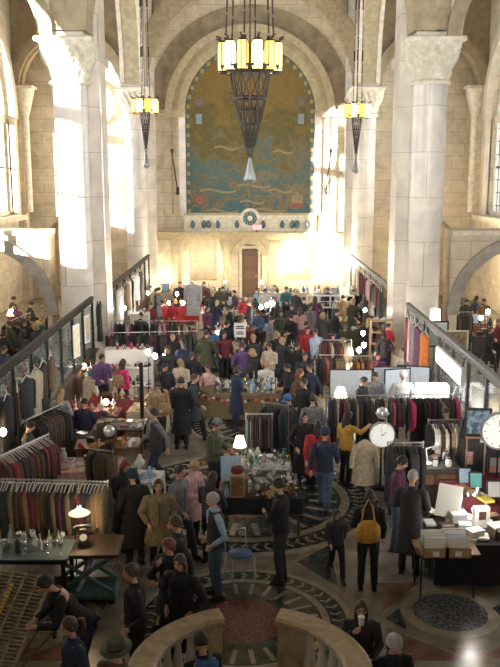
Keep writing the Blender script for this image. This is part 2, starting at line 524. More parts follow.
# ---- the mural
def mural_mat():
    m = bpy.data.materials.new('mosaic_mural'); m.use_nodes = True
    nt = m.node_tree; N = nt.nodes; L = nt.links; bs = N['Principled BSDF']
    tc = N.new('ShaderNodeTexCoord'); sp = N.new('ShaderNodeSeparateXYZ'); L.new(tc.outputs['Object'], sp.inputs[0])
    n1 = N.new('ShaderNodeTexNoise'); n1.inputs['Scale'].default_value = .8; n1.inputs['Detail'].default_value = 9; n1.inputs['Roughness'].default_value = .68; n1.inputs['Distortion'].default_value = .9
    L.new(tc.outputs['Object'], n1.inputs['Vector'])
    r = N.new('ShaderNodeMapRange'); r.inputs['From Min'].default_value = 4.5; r.inputs['From Max'].default_value = 12.6
    L.new(sp.outputs['Z'], r.inputs['Value'])
    a = N.new('ShaderNodeMath'); a.operation = 'MULTIPLY_ADD'; a.inputs[1].default_value = 1.5; 
    L.new(n1.outputs['Fac'], a.inputs[0]); 
    s2 = N.new('ShaderNodeMath'); s2.operation = 'MULTIPLY'; s2.inputs[1].default_value = .95; L.new(r.outputs[0], s2.inputs[0]); L.new(s2.outputs[0], a.inputs[2])
    cr = N.new('ShaderNodeValToRGB'); e = cr.color_ramp
    e.elements[0].position = .0; e.elements[0].color = (.035,.085,.095,1)
    e.elements[1].position = 1.; e.elements[1].color = (.18,.115,.03,1)
    for p, c in ((.36,(.065,.12,.13,1)), (.44,(.07,.12,.12,1)), (.46,(.17,.14,.08,1)), (.53,(.15,.12,.07,1)), (.55,(.07,.115,.11,1)), (.61,(.09,.12,.10,1)), (.64,(.15,.12,.06,1)), (.74,(.10,.085,.03,1)), (.84,(.17,.115,.035,1))):
        x = e.elements.new(p); x.color = c
    d = N.new('ShaderNodeMath'); d.operation = 'MULTIPLY'; d.inputs[1].default_value = .6; L.new(a.outputs[0], d.inputs[0]); L.new(d.outputs[0], cr.inputs[0])
    vo = N.new('ShaderNodeTexVoronoi'); vo.inputs['Scale'].default_value = 30; L.new(tc.outputs['Object'], vo.inputs['Vector'])
    mr = N.new('ShaderNodeMapRange'); mr.inputs['To Min'].default_value = .8; mr.inputs['To Max'].default_value = 1.15; 
    sc = N.new('ShaderNodeSeparateColor'); L.new(vo.outputs['Color'], sc.inputs[0]); L.new(sc.outputs[0], mr.inputs['Value'])
    v = N.new('ShaderNodeVectorMath'); v.operation = 'SCALE'; L.new(cr.outputs[0], v.inputs[0]); L.new(mr.outputs[0], v.inputs['Scale'])
    L.new(v.outputs[0], bs.inputs['Base Color']); bs.inputs['Roughness'].default_value = .75; bs.inputs['Specular IOR Level'].default_value = .2
    return m
mm = mural_mat(); mosaic_b = mat('mosaic_border_cream', (.26,.22,.13), .5); mosaic_t = mat('mosaic_border_teal', (.05,.10,.10), .5)
mosaic_r = mat('mosaic_red', (.20,.06,.04), .5); mosaic_g = mat('mosaic_gold', (.22,.15,.06), .4)
mu = thing('mural', 'tall arched mosaic mural in gold and blue-green filling the back wall niche', 'mural', (0, YB, 0))
m = MB(); pts = arch_poly(-3.36, 3.36, 4.5, NZ, 36); m.prism(pts, XZ(0, -.06, 0), .05); m.build('mosaic_field', [mm], mu)
m = MB()
def around(i, n):
    L1 = NZ-4.5; tot = 2*L1+math.pi*3.2; s_ = tot*i/n
    if s_ < L1: return -3.2, 4.5+s_, 0.
    if s_ < L1+math.pi*3.2:
        t = math.pi-(s_-L1)/3.2; return 3.2*math.cos(t), NZ+3.2*math.sin(t), math.pi/2-(math.pi-t)
    return 3.2, NZ-(s_-L1-math.pi*3.2), 0.
nB = 84
for i in range(nB):
    x, z, a = around(i+.5, nB)
    m.box((x, -.075, z), (.16, .03, .19), 1 if i % 2 else 0)
m.build('mosaic_border', [mosaic_b, mosaic_t], mu)
INM = [mosaic_g, mosaic_r, mosaic_t, mat('mosaic_blue_white', (.18,.21,.24), .5)]
def ribbon(px, py, w, h=.11):
    x, z = at_y(px, py, YB); k = 12; vs = []; m = MB()
    for i in range(k+1):
        xx = x+w*(i/k-.5); zz = z+.08*math.sin(i/k*6.28)
        vs += [(xx, -.085, zz-h/2), (xx, -.085, zz+h/2)]
    m.add(vs, [(2*i, 2*i+2, 2*i+3, 2*i+1) for i in range(k)], 0); m.build('ribbon_inlay', INM, mu)
for p in ((218,191,1.9), (254,186,1.7), (252,202,1.3), (222,211,1.7), (270,210,1.6), (280,191,1.3), (226,148,1.2), (283,152,1.0)): ribbon(*p)
for (px, py, r) in ((200, 200, .30), (199, 102, .24), (301, 102, .24)):
    x, z = at_y(px, py, YB); m = MB()
    m.cyl((x, -.10, z), (x, -.06, z), r, n=24, mi=1 if py > 150 else 2); m.cyl((x, -.115, z), (x, -.1, z), r*.6, n=16, mi=0)
    for k in range(8):
        t = k*math.pi/4; m.cyl((x, -.12, z), (x+r*.9*math.cos(t), -.12, z+r*.9*math.sin(t)), .035, .005, n=4, mi=1)
    m.build('compass_inlay' if py > 150 else 'roundel_inlay', INM, mu)
for px in (199, 301):
    x, z = at_y(px, 119, YB); MB().box((x, -.09, z), (.30, .03, .5), 3).build('shield_inlay', INM, mu)
x, z = at_y(297, 203, YB); m = MB()
m.prism([(-.36,0),(.36,0),(.28,-.24),(-.26,-.24)], XZ(x, -.1, z), .04, 1)
for dx, h in ((-.2,.42),(0,.55),(.2,.42)): m.prism([(dx-.11,-.02),(dx+.11,-.02),(dx+.07,h),(dx-.07,h)], XZ(x, -.1, z), .03, 0)
m.build('ship_inlay', INM, mu)

# frieze of roundels under the mural
fr = thing('frieze', 'stone frieze with a central clock roundel and small dark urns under the mural', 'frieze', (0, YB, 0))
m = MB(); m.box((0, -.12, 3.98), (6.9, .24, .84)); m.build('frieze_panel', [carved], fr)
m = MB(); cz = at_y(250, 218, YB)[1]
m.cyl((0, -.28, cz), (0, -.1, cz), .52, n=32); m.build('roundel_frame', [carved], fr)
m = MB(); m.cyl((0, -.31, cz), (0, -.27, cz), .36, n=32, mi=0); m.cyl((0, -.33, cz), (0, -.31, cz), .14, n=24, mi=1)
for k in range(12):
    t = k*math.pi/6; m.box((.27*math.cos(t), -.32, cz+.27*math.sin(t)), (.04, .02, .04), 1)
m.build('roundel_face', [mosaic_t, carved], fr)
urn = mat('teal_urn', (.06,.10,.11), .4)
for px in (193, 204, 209, 218, 237, 263, 282, 292, 297, 307):
    x, z = at_y(px, 224, YB)
    m = MB(); m.lathe([(.06,-.2),(.12,-.1),(.13,.05),(.06,.14),(.09,.2)], n=12); m.build('urn', [urn], fr, (x, -.3, z))

# door in the back wall
door = structure(MB().box((0, YB+.30, 1.28), (.86, .08, 2.5)).build('door_1', [mat('walnut_door', (.10,.05,.025), .4, noise=.3)]))
m = MB()
for z in (.5, 1.25, 2.0): m.box((0, YB+.25, z), (.6, .03, .5), bev=.01)
m.build('door_panel', [mat('walnut_panel', (.13,.065,.03), .4)], door)
MB().sphere((.33, YB+.22, 1.15), .04).build('door_knob', [mat('brass', (.55,.38,.14), .3, .9)], door)
m = MB()
for sx in (-1, 1): m.box((sx*.5, YB+.22, 1.35), (.14, .2, 2.7))
m.box((0, YB+.22, 2.72), (1.14, .22, .16)); 
structure(m.build('trim_7', [carved]))
# red exit sign on the cornice
ex = thing('illuminated_sign', 'small glowing red sign on the cornice below the mural', 'sign', (*[at_y(257, 229, YB-.5)[0]], YB-.5, 3.56))
m = MB(); m.box((0, 0, .02), (.2, .12, .04)); m.box((0, 0, .06), (.04, .04, .1)); m.box((0, 0, .24), (.52, .08, .3)); m.build('housing', [dark_iron], ex)
def letters(mb, txt, x, z, h, y, mi=0):
    G = {'E': [(0,0,0,1),(0,0,1,0),(0,.5,.8,.5),(0,1,1,1)], 'X': [(0,0,1,1),(0,1,1,0)], 'I': [(.5,0,.5,1)], 'T': [(0,1,1,1),(.5,0,.5,1)]}
    w = h*.5
    for ch in txt:
        for (a, b2, c2, d) in G[ch]: mb.cyl((x+a*w, y, z+b2*h), (x+c2*w, y, z+d*h), h*.08, n=5, mi=mi)
        x += w*1.5

m = MB(); m.box((0, -.041, .24), (.48, .004, .26)); m.build('face_plate', [mat('exit_face', (.8,.25,.25), .5, emit=1.2, ecol=(1,.3,.3))], ex)

# torch shaped wall sconces
for px, lab in ((178, 'dark iron torch sconce on the back wall left of the mural'), (325, 'dark iron torch sconce on the back wall right of the mural')):
    x, z0 = at_y(px, 192, YB); z1 = at_y(px, 152, YB)[1]
    tx = -.22 if px < 250 else .22; t = thing('wall_torch', lab, 'sconce', (x, YB-.05, z0), 0, 'iron wall torches')
    m = MB(); m.cyl((0, -.08, 0), (tx, -.55, (z1-z0)*.95), .03, .03, n=8)
    m.build('torch_staff', [dark_iron], t)
    m = MB(); m.lathe([(.03,0),(.10,.26),(.08,.28),(.03,.1)], n=10); m.build('torch_cup', [dark_iron], t, (tx, -.55, (z1-z0)*.93))
    m = MB(); m.box((0, -.03, .1), (.16, .1, .3)); m.sphere((0, -.1, -.05), .1); m.build('wall_bracket', [dark_iron], t)

# ---- chandeliers
amber = mat('amber_glass_lit', (1,.78,.30), .4, emit=1.3, ecol=(1,.55,.05))
hot = mat('white_glass_lit', (1,.93,.7), .4, emit=2.6, ecol=(1,.78,.25))
def chandelier(label, x, y, z, r, hz, nl, chain_top, group):
    """z: height of the lantern ring; hz: drop of the lattice cone"""
    t = thing('chandelier', label, 'chandelier', (x, y, z), 0, group)
    m = MB()
    m.lathe([(r*.72, -.30*r), (r*.86, -.26*r), (r*.86, -.2*r), (r*.72, -.18*r)], n=32)
    m.lathe([(r*.9, -.2*r), (r*.98, -.2*r), (r*.98, -.14*r), (r*.9, -.14*r)], n=32)
    for k in range(nl*2):
        a = 2*math.pi*k/(nl*2)
        m.cyl((r*.95*math.cos(a), r*.95*math.sin(a), -.16*r), (r*1.0*math.cos(a), r*1.0*math.sin(a), -.34*r), .035*r, .01, n=6)
    m.build('ring', [bronze], t)
    m = MB()
    bs_ = .62 if r > .7 else .40; lh = 1.55 if r > .7 else 1.9
    prof = [(bs_*r, -.3*r), (bs_*.8*r, -.3*r-hz*.35), (bs_*.5*r, -.3*r-hz*.7), (bs_*.22*r, -.3*r-hz)]
    for k in range(12):
        a = 2*math.pi*k/12
        m.tube([(p*math.cos(a), p*math.sin(a), q) for p, q in prof], .028*r, n=5)
        a2 = a+2*math.pi/12
        for j in range(3):
            (p, q), (p2, q2) = prof[j], prof[j+1]
            m.tube([(p*math.cos(a), p*math.sin(a), q), ((p+p2)/2*1.05*math.cos((a+a2)/2), (p+p2)/2*1.05*math.sin((a+a2)/2), (q+q2)/2), (p2*math.cos(a2), p2*math.sin(a2), q2)], .018*r, n=4)
    for j, (p, q) in enumerate(prof):
        m.lathe([(p*.93, q-.06*r), (p*1.05, q-.03*r), (p*1.05, q+.03*r), (p*.93, q+.06*r)], n=24)
    for q2 in (.5, .84):
        p = bs_*r*(1-q2)+bs_*.22*r*q2
        m.lathe([(p*.9, -.3*r-hz*q2-.05*r), (p*1.03, -.3*r-hz*q2), (p*.9, -.3*r-hz*q2+.05*r)], n=20)
    m.lathe([(.2*r, -.2*r), (.84*r, -.16*r), (.84*r, -.12*r), (.2*r, -.08*r)], n=24)
    m.build('lattice_basket', [bronze], t)
    zb = -.3*r-hz
    m = MB()
    for k in range(4):
        a = math.pi/2*k+.4; m.cyl((.14*r*math.cos(a), .14*r*math.sin(a), zb), (.04*r*math.cos(a), .04*r*math.sin(a), zb-.35*r), .02*r, n=5)
    fk = r if r > .7 else r*1.5
    m.lathe([(.03*fk, zb-.3*r), (.06*fk, zb-.45*r), (.12*fk, zb-.3*r-.45*fk), (.20*fk, zb-.3*r-.7*fk), (.19*fk, zb-.3*r-.78*fk), (.06*fk, zb-.3*r-.84*fk), (.02*fk, zb-.3*r-.9*fk)], n=16, mi=1)
    m.build('finial', [bronze, mat('pewter', (.22,.22,.21), .4, .6)], t)
    for k in range(nl):
        a = 2*math.pi*(k+.5)/nl
        px_, py_ = r*.86*math.cos(a), r*.86*math.sin(a)
        m = MB(); w = r*.78*math.sin(math.pi/nl)
        m.lathe([(w*.72, -.19*r*lh), (w*.86, -.12*r*lh), (w*.86, .27*r*lh), (w*.7, .35*r*lh)], n=10)
        lg = m.build('lantern_glass', [hot if k % 2 else amber], t, (px_, py_, 0))
        m = MB()
        for j in range(6):
            b2 = math.pi/3*j; m.cyl((w*.88*math.cos(b2), w*.88*math.sin(b2), -.17*r*lh), (w*.88*math.cos(b2), w*.88*math.sin(b2), .33*r*lh), .018*r, n=4)
        m.cyl((0,0,.34*r*lh), (0,0,.34*r*lh+.07*r), w*.9, w*.5, n=10); m.cyl((0,0,-.19*r*lh-.06*r), (0,0,-.19*r*lh), w*.4, w*.8, n=10)
        m.tube([(w*.2, 0, .34*r*lh), (w*.5, 0, .36*r*lh+.12*r), (w*1.1, 0, .36*r*lh+.16*r)], .03*r, n=5)
        m.T = None
        o = m.build('lantern_frame', [bronze], lg); o.rotation_euler = (0, 0, a)
    m = MB()
    nc = 6 if r > .7 else 3
    for k in range(nc):
        a = 2*math.pi*k/nc+.3
        p0 = Vector((r*(.8 if r > .7 else .4)*math.cos(a), r*(.8 if r > .7 else .4)*math.sin(a), .1*r)); p1 = Vector((r*.22*math.cos(a), r*.22*math.sin(a), chain_top))
        nn = 20
        for j in range(nn):
            q0 = p0.lerp(p1, j/nn); q1 = p0.lerp(p1, (j+.9)/nn)
            m.cyl(q0, q1, .03*r if j % 4 else .065*r, n=5)
    m.cyl((0, 0, -.3*r), (0, 0, chain_top), .025*r, n=5)
    m.build('chains', [bronze], t)
    return t
x, z = at_y(250, 62, 24.0)
chandelier('large bronze chandelier with glowing amber lanterns hanging in the centre of the nave', 0, 24.0, z, .88, 2.0, 12, (21.4 if abs(x) < 1 else 19.0)-z, 'bronze lantern chandeliers')
for px, w in ((145, 'left'), (357, 'right')):
    x, z = at_y(px, 108 if px < 200 else 113, 35.7)
    chandelier('small bronze chandelier hanging by the %s arcade near the back wall' % w, x, 35.7, z, .52, 1.45, 8, (21.4 if abs(x) < 1 else 19.0)-z, 'bronze lantern chandeliers')
# ================================================================== people
def skin_mesh(verts, edges, radii, sub=1):
    me = bpy.data.meshes.new('tmp'); me.from_pydata(verts, edges, [])
    o = bpy.data.objects.new('tmp', me); COL.objects.link(o)
    md = o.modifiers.new('s', 'SKIN'); md.use_smooth_shade = True; md.branch_smoothing = .6
    for i, r in enumerate(radii):
        sv = me.skin_vertices[0].data[i]; sv.radius = r if isinstance(r, tuple) else (r, r)
        sv.use_root = (i == 0)
    sb = o.modifiers.new('b', 'SUBSURF'); sb.levels = sub; sb.render_levels = sub
    dg = bpy.context.evaluated_depsgraph_get(); dg.update()
    ev = o.evaluated_get(dg); m2 = bpy.data.meshes.new_from_object(ev)
    out = ([tuple(v.co) for v in m2.vertices], [tuple(p.vertices) for p in m2.polygons])
    bpy.data.objects.remove(o); bpy.data.meshes.remove(me); bpy.data.meshes.remove(m2)
    return out

V = Vector
def pose_joints(pose):
    """joints of a 1.75 m figure facing -Y"""
    J = dict(pel=V((0,0,.95)), sp=V((0,.0,1.14)), ch=V((0,.0,1.36)), nk=V((0,.0,1.50)), hd=V((0,-.025,1.60)),
             shL=V((.185,0,1.42)), shR=V((-.185,0,1.42)), elL=V((.25,.03,1.14)), elR=V((-.25,.03,1.14)),
             wrL=V((.24,-.07,.90)), wrR=V((-.24,-.07,.90)),
             hiL=V((.095,0,.90)), hiR=V((-.095,0,.90)), knL=V((.105,-.02,.50)), knR=V((-.105,-.02,.50)),
             anL=V((.115,.03,.09)), anR=V((-.115,.03,.09)))
    tilt = 0.1
    if pose == 'walk':
        J['knL'] = V((.10,-.20,.53)); J['anL'] = V((.10,-.27,.11)); J['knR'] = V((-.10,.02,.50)); J['anR'] = V((-.10,.30,.16))
        J['elL'] = V((.25,.14,1.16)); J['wrL'] = V((.24,.16,.92)); J['elR'] = V((-.25,-.06,1.15)); J['wrR'] = V((-.22,-.27,1.0))
    elif pose == 'browse':
        J['elL'] = V((.26,-.06,1.15)); J['elR'] = V((-.26,-.06,1.15)); J['wrL'] = V((.12,-.28,1.10)); J['wrR'] = V((-.12,-.27,1.07)); tilt = .45
    elif pose == 'reach':
        J['elR'] = V((-.26,-.20,1.30)); J['wrR'] = V((-.22,-.42,1.38)); J['elL'] = V((.25,.0,1.14)); J['wrL'] = V((.20,-.20,1.02)); tilt = .2
    elif pose == 'handface':
        J['elR'] = V((-.22,-.20,1.20)); J['wrR'] = V((-.07,-.20,1.42)); J['elL'] = V((.22,-.13,1.14)); J['wrL'] = V((-.04,-.26,1.14)); tilt = .15
    elif pose == 'bag':
        J['elL'] = V((.27,.05,1.16)); J['wrL'] = V((.22,-.16,1.08)); tilt = .1
    elif pose == 'pockets':
        J['elL'] = V((.31,.07,1.15)); J['elR'] = V((-.31,.07,1.15)); J['wrL'] = V((.19,-.10,.98)); J['wrR'] = V((-.19,-.10,.98))
    elif pose == 'bend':
        for k in ('sp','ch','nk','hd','shL','shR'):
            z = J[k].z-.95; J[k] = V((J[k].x, J[k].y-.62*z*.9, .95+z*.80))
        J['pel'] = V((0,.06,.94)); J['hiL'].y = J['hiR'].y = .05
        J['elL'] = V((.25,-.36,1.05)); J['elR'] = V((-.25,-.36,1.05)); J['wrL'] = V((.13,-.58,1.02)); J['wrR'] = V((-.13,-.56,.98)); tilt = .6
    elif pose in ('sit', 'sitdrink'):
        for k in J: J[k] = J[k]-V((0,0,.45)) if k not in ('knL','knR','anL','anR') else J[k]
        J['hiL'] = V((.10,0,.47)); J['hiR'] = V((-.10,0,.47)); J['pel'] = V((0,.02,.50))
        J['knL'] = V((.13,-.43,.49)); J['knR'] = V((-.13,-.43,.49)); J['anL'] = V((.12,-.42,.09)); J['anR'] = V((-.12,-.42,.09))
        J['elL'] = V((.25,-.10,.72)); J['wrL'] = V((.13,-.32,.62)); J['elR'] = V((-.25,-.10,.72)); J['wrR'] = V((-.12,-.31,.64)); tilt = .3
        if pose == 'sitdrink': J['elR'] = V((-.25,-.18,.82)); J['wrR'] = V((-.09,-.24,.98)); tilt = .05
    J['tilt'] = tilt
    return J

skin_m = mat('skin_fair', (.52,.30,.21), .55); skin_d = mat('skin_brown', (.20,.11,.07), .55)
eye_m = mat('eye_dark', (.02,.015,.012), .3); lip_m = mat('lips', (.34,.12,.10), .5)

def add_hand(mb, el, wr, side):
    d = (wr-el).normalized()
    inw = V((-side, 0, 0)); w = d.cross(inw)
    if w.length < .2: w = d.cross(V((0,1,0)))
    w.normalize(); p = d.cross(w).normalized()       # w: across the palm, p: palm normal
    tip = wr+d*.085
    mb.tube([wr-d*.02, wr+d*.03, wr+d*.07, tip], [.024,.032,.036,.030], 8)
    for k, L in enumerate((.062, .074, .070, .054)):
        o = tip+w*((k-1.5)*.019)-d*.012
        b1 = o+d*L*.5+p*.006*1; b2 = b1+d*L*.38+p*L*.32
        mb.tube([o, b1, b2], [.0095,.0088,.007], 5)
    o = wr+d*.03-w*.028
    mb.tube([o, o-w*.028+d*.028+p*.008, o-w*.034+d*.055+p*.022], [.012,.0105,.008], 5)

def head_T(J):
    return Matrix.Translation(J['hd']) @ Matrix.Rotation(J['tilt'], 4, 'X')

def body_mesh(J):
    o = ['pel','sp','ch','nk','hd','shL','elL','wrL','shR','elR','wrR','hiL','knL','anL','hiR','knR','anR']
    vs = [tuple(J[k]) for k in o]
    ed = [(0,1),(1,2),(2,3),(3,4),(2,5),(5,6),(6,7),(2,8),(8,9),(9,10),(0,11),(11,12),(12,13),(0,14),(14,15),(15,16)]
    rd = [(.135,.10),(.125,.09),(.145,.10),.055,.052,.062,.042,.026,.062,.042,.026,.092,.06,.038,.092,.06,.038]
    v, f = skin_mesh(vs, ed, rd)
    mb = MB(); mb.add(v, f, 0, True)
    for s_, e, w in ((1,'elL','wrL'), (-1,'elR','wrR')): add_hand(mb, J[e], J[w], s_)
    for s_, a, k in ((1,'anL','knL'), (-1,'anR','knR')):
        p = J[a]; mb.tube([p+V((0,.03,-.045)), p+V((0,-.06,-.06)), p+V((0,-.14,-.072))], [.035,.036,.026], 8)
    # head: skull, jaw, nose, ears, eyes and mouth
    mb.T = head_T(J)
    n, k = 18, 14; hv, hf = [], []
    for j in range(k+1):
        ph = math.pi*j/k; z = -math.cos(ph)
        for i in range(n):
            t = 2*math.pi*i/n; x = math.sin(ph)*math.cos(t); y = math.sin(ph)*math.sin(t)
            sx = .076*(1-.22*max(0, -z-.1)); sy = .096
            yy = y*sy
            if y < 0 and z < -.2: yy *= 1+.10*(-z)
            if y > 0 and z < -.2: yy *= 1-.45*(-z)
            hv.append((x*sx, yy-.01, .06+z*.118))
    for j in range(k):
        for i in range(n): hf.append((j*n+i, j*n+(i+1)%n, (j+1)*n+(i+1)%n, (j+1)*n+i))
    mb.add(hv, hf, 0, True)
    mb.tube([(0,-.098,.075), (0,-.118,.045), (0,-.102,.036)], [.009,.015,.010], 6)
    for s_ in (-1, 1):
        mb.sphere((s_*.030,-.094,.070), (.015,.010,.010), 8, 5, 1)
        mb.box((s_*.030,-.100,.088), (.032,.010,.007), 1)
        mb.sphere((s_*.078,.0,.058), (.010,.020,.030), 6, 5, 0)
    mb.sphere((0,-.100,.012), (.024,.010,.008), 8, 5, 2)
    mb.T = None
    return mb.mesh('body', [skin_m, eye_m, lip_m])

def torso_loft(mb, J, hem, flare, kind):
    """tube from the shoulders down to the hem, with folds"""
    up = (J['ch']-J['pel']).normalized()
    rows = []
    n = 20
    sections = [(J['nk']+V((0,0,-.02)), .075, .07), (J['nk']+V((0,0,-.055)), .145, .095), (J['ch']+up*.04, .205, .125), (J['ch'], .205, .135), (J['sp'], .178, .128), (J['pel']+V((0,0,.02)), .188, .138)]
    pz = J['pel'].z
    if pz-hem > .08:
        st = max(2, int((pz-hem)/.12))
        for i in range(1, st+1):
            q = i/st; sections.append((V((J['pel'].x, J['pel'].y, pz+(hem-pz)*q)), .19+flare*q, .14+flare*.9*q))
    else: sections.append((V((J['pel'].x, J['pel'].y, hem)), .19, .142))
    vs = []
    for q, (c, a, b2) in enumerate(sections):
        for i in range(n):
            t = 2*math.pi*i/n
            fold = 1+(.05*math.sin(t*6+q*.5) if q > 5 else .015*math.sin(t*5+q*2))
            vs.append((c.x+a*fold*math.cos(t), c.y+b2*fold*math.sin(t), c.z))
    fs = []
    for q in range(len(sections)-1):
        for i in range(n): fs.append((q*n+i, (q+1)*n+i, (q+1)*n+(i+1)%n, q*n+(i+1)%n))
    mb.add(vs, fs, 0, True)

def sleeves(mb, J, r, mi, to=1.0):
    for s_, sh, el, wr in ((1,'shL','elL','wrL'), (-1,'shR','elR','wrR')):
        S, E, Wd = J[sh], J[el], J[wr]
        c0 = J['ch'].lerp(J['nk'], .25)
        pts = [c0.lerp(S, .3), c0.lerp(S, .85)+V((0,0,.0)), S.lerp(E, .07)+V((s_*.012,0,0)), S.lerp(E, .3), S.lerp(E, .7), E, E.lerp(Wd, .4), E.lerp(Wd, .9*to)]
        mb.tube(pts, [.055, .062*r, .070*r, .070*r, .062*r, .058*r, .052*r, .046*r], 12, mi)

def upper_mesh(J, style):
    mb = MB()
    if style in ('coat', 'longcoat'): hem = J['pel'].z-(.35 if style == 'coat' else .55); fl = .08
    elif style == 'dress': hem = J['pel'].z-.45; fl = .12
    else: hem = J['pel'].z-.06; fl = .0
    seated = J['knL'].y < -.35
    if seated: hem = J['pel'].z-.04; fl = 0
    torso_loft(mb, J, hem, fl, style)
    if style == 'vest':
        sleeves(mb, J, .86, 1)
        # shirt front seen in the opening
        c = J['ch']; mb.box((c.x, c.y-.126, c.z+.03), (.07,.02,.20), 1)
    else:
        sleeves(mb, J, 1.12 if style in ('coat','longcoat','puffer') else 1., 0)
    if style == 'puffer':
        for q in range(6):
            c = J['pel'].lerp(J['ch'], q/5.); mb.lathe([(.20,-.03),(.222,0),(.20,.03)], (c.x, c.y, c.z+.0), n=18, sy=.70, caps=False)
    # collar and zip line
    c = J['nk']
    mb.lathe([(.085,-.05),(.080,.0),(.070,.03)], (c.x, c.y, c.z), n=14, sy=.9, mi=0 if style != 'vest' else 1, caps=False)
    if style in ('coat','longcoat','jacket','puffer') and not seated:
        c = J['sp']
        mb.tube([J['nk']+V((0,-.09,-.06)), J['ch']+V((0,-.142,0)), J['sp']+V((0,-.136,0)), J['pel']+V((0,-.146,0))], .008, 4, 2)
    if style == 'stripes':
        for q in range(9):
            c = J['pel'].lerp(J['nk'], q/9.5); r = .193 if q < 7 else .21; mb.lathe([(r,-.014),(r+.004,0),(r,.014)], (c.x, c.y, c.z), n=18, sy=.70, mi=1, caps=False)
    return mb.mesh('upper_garment', [skin_m, skin_m, dark_iron])

def lower_mesh(J, style):
    mb = MB()
    P = J['pel']
    mb.lathe([(.165,.05),(.180,.0),(.188,-.06),(.180,-.12),(.13,-.17),(.03,-.19)], tuple(P), n=18, sy=.74)
    for a, k, h in (('anL','knL','hiL'), ('anR','knR','hiR')):
        H_, K, A = J[h], J[k], J[a]
        st = P.lerp(H_, .7)
        mb.tube([st, H_.lerp(K, .12), H_.lerp(K, .5), H_.lerp(K, .85), K, K.lerp(A, .3), K.lerp(A, .97)], [.085,.098,.090,.074,.070,.068,.060], 12)
    return mb.mesh('trousers', [skin_m])

def shoe_mesh(J, a):
    mb = MB(); p = J[a]
    mb.tube([p+V((0,.055,-.045)), p+V((0,.0,-.035)), p+V((0,-.09,-.05)), p+V((0,-.165,-.062))], [.034,.046,.042,.026], 8)
    mb.box((p.x, p.y-.05, p.z-.08), (.085,.26,.02), 0, bev=.006)
    return mb.mesh('shoe', [dark_iron])

def hair_mesh(J, style):
    mb = MB(); mb.T = head_T(J)
    vs, fs = [], []; n, k = 20, 9
    low = {'short': .58, 'long': .70, 'bob': .66, 'pony': .60, 'curly': .62}.get(style, .58)
    for j in range(k+1):
        for i in range(n):
            t = 2*math.pi*i/n; front = max(0, -math.sin(t))
            ph = math.pi*(low-(low-.31)*front**1.5)*j/k
            r = 1.10 if style != 'curly' else 1.28+.07*math.sin(t*7+j*2)
            r += .035*math.sin(t*9+j)+.03*math.sin(t*4-j*1.3)
            x = math.sin(ph)*math.cos(t); y = math.sin(ph)*math.sin(t)
            vs.append((x*.079*r, y*.099*r-.004, .062+math.cos(ph)*.122*(1.04 if style != 'curly' else 1.15)))
    for j in range(k):
        for i in range(n): fs.append((j*n+i, (j+1)*n+i, (j+1)*n+(i+1)%n, j*n+(i+1)%n))
    mb.add(vs, fs, 0, True)
    if style in ('long', 'bob'):
        L = .26 if style == 'long' else .10
        vs, fs = [], []; n = 14; k = 5
        for j in range(k+1):
            for i in range(n+1):
                t = -.35+(math.pi+.7)*i/n; r = 1+.05*math.sin(i*2.1)
                w = 1+.12*math.sin(j/k*math.pi)-.15*j/k
                vs.append((.088*r*w*math.cos(t), .095*r*w*math.sin(t)+.005, .06-L*j/k))
        for j in range(k):
            for i in range(n): a = j*(n+1)+i; fs.append((a, a+1, a+n+2, a+n+1))
        mb.add(vs, fs, 0, True); mb.tube([(0,.06,.02), (0,.09,-.06), (0,.075,-L+.04)], [.06,.065,.045], 8)
    if style == 'pony':
        mb.tube([(0,.10,.11), (0,.155,.09), (0,.165,-.02), (0,.14,-.12)], [.02,.034,.032,.012], 8)
    return mb.mesh('hair', [dark_iron])

def hat_mesh(J, style):
    mb = MB(); mb.T = head_T(J)
    if style == 'cap':
        mb.lathe([(.092,.09),(.094,.14),(.075,.18),(.02,.20)], n=18, sy=1.15); mb.box((0,-.135,.10), (.13,.10,.012), 0, rx=.15, bev=.004)
    elif style == 'fedora':
        mb.lathe([(.165,.10),(.17,.112),(.10,.115),(.095,.19),(.08,.215),(.03,.20)], n=24, sy=1.12); mb.lathe([(.102,.118),(.102,.145),(.098,.145)], n=20, sy=1.12, mi=1)
    else:
        mb.lathe([(.093,.075),(.10,.085),(.098,.12),(.09,.165),(.06,.20),(.015,.212)], n=18, sy=1.15); mb.lathe([(.096,.07),(.105,.08),(.105,.10),(.097,.11)], n=18, sy=1.15)
    return mb.mesh('hat', [dark_iron, dark_iron])

CACHE = {}
def cached(key, fn, *a):
    if key not in CACHE: CACHE[key] = fn(*a)
    return CACHE[key]
def C3(name):
    P = dict(black=(.012,.012,.014), charcoal=(.035,.035,.04), grey=(.16,.16,.17), lightgrey=(.36,.36,.37), white=(.62,.60,.57), navy=(.02,.028,.06),
             blue=(.05,.12,.30), lightblue=(.30,.42,.58), denim=(.06,.10,.16), brown=(.09,.05,.03), tan=(.30,.20,.11), olive=(.06,.065,.035), green=(.03,.06,.045),
             red=(.38,.025,.03), maroon=(.13,.02,.03), pink=(.62,.05,.17), palepink=(.50,.30,.30), mustard=(.48,.25,.04), purple=(.11,.06,.16), cream=(.50,.42,.30),
             teal=(.04,.14,.15), orange=(.45,.13,.02), plum=(.10,.03,.07), khaki=(.20,.15,.08), blond=(.34,.23,.10), auburn=(.16,.04,.02), darkhair=(.018,.012,.010),
             brownhair=(.06,.033,.02), greyhair=(.33,.32,.30), gold=(.5,.3,.06), silver=(.5,.5,.52), turquoise=(.10,.34,.36), yellow=(.65,.5,.06))
    return P[name]
def cloth(name): return mat('cloth_'+name, C3(name), .85, noise=.25, nscale=14)
def hairm(name): return mat('hair_'+name, C3(name), .55, noise=.3, nscale=40)

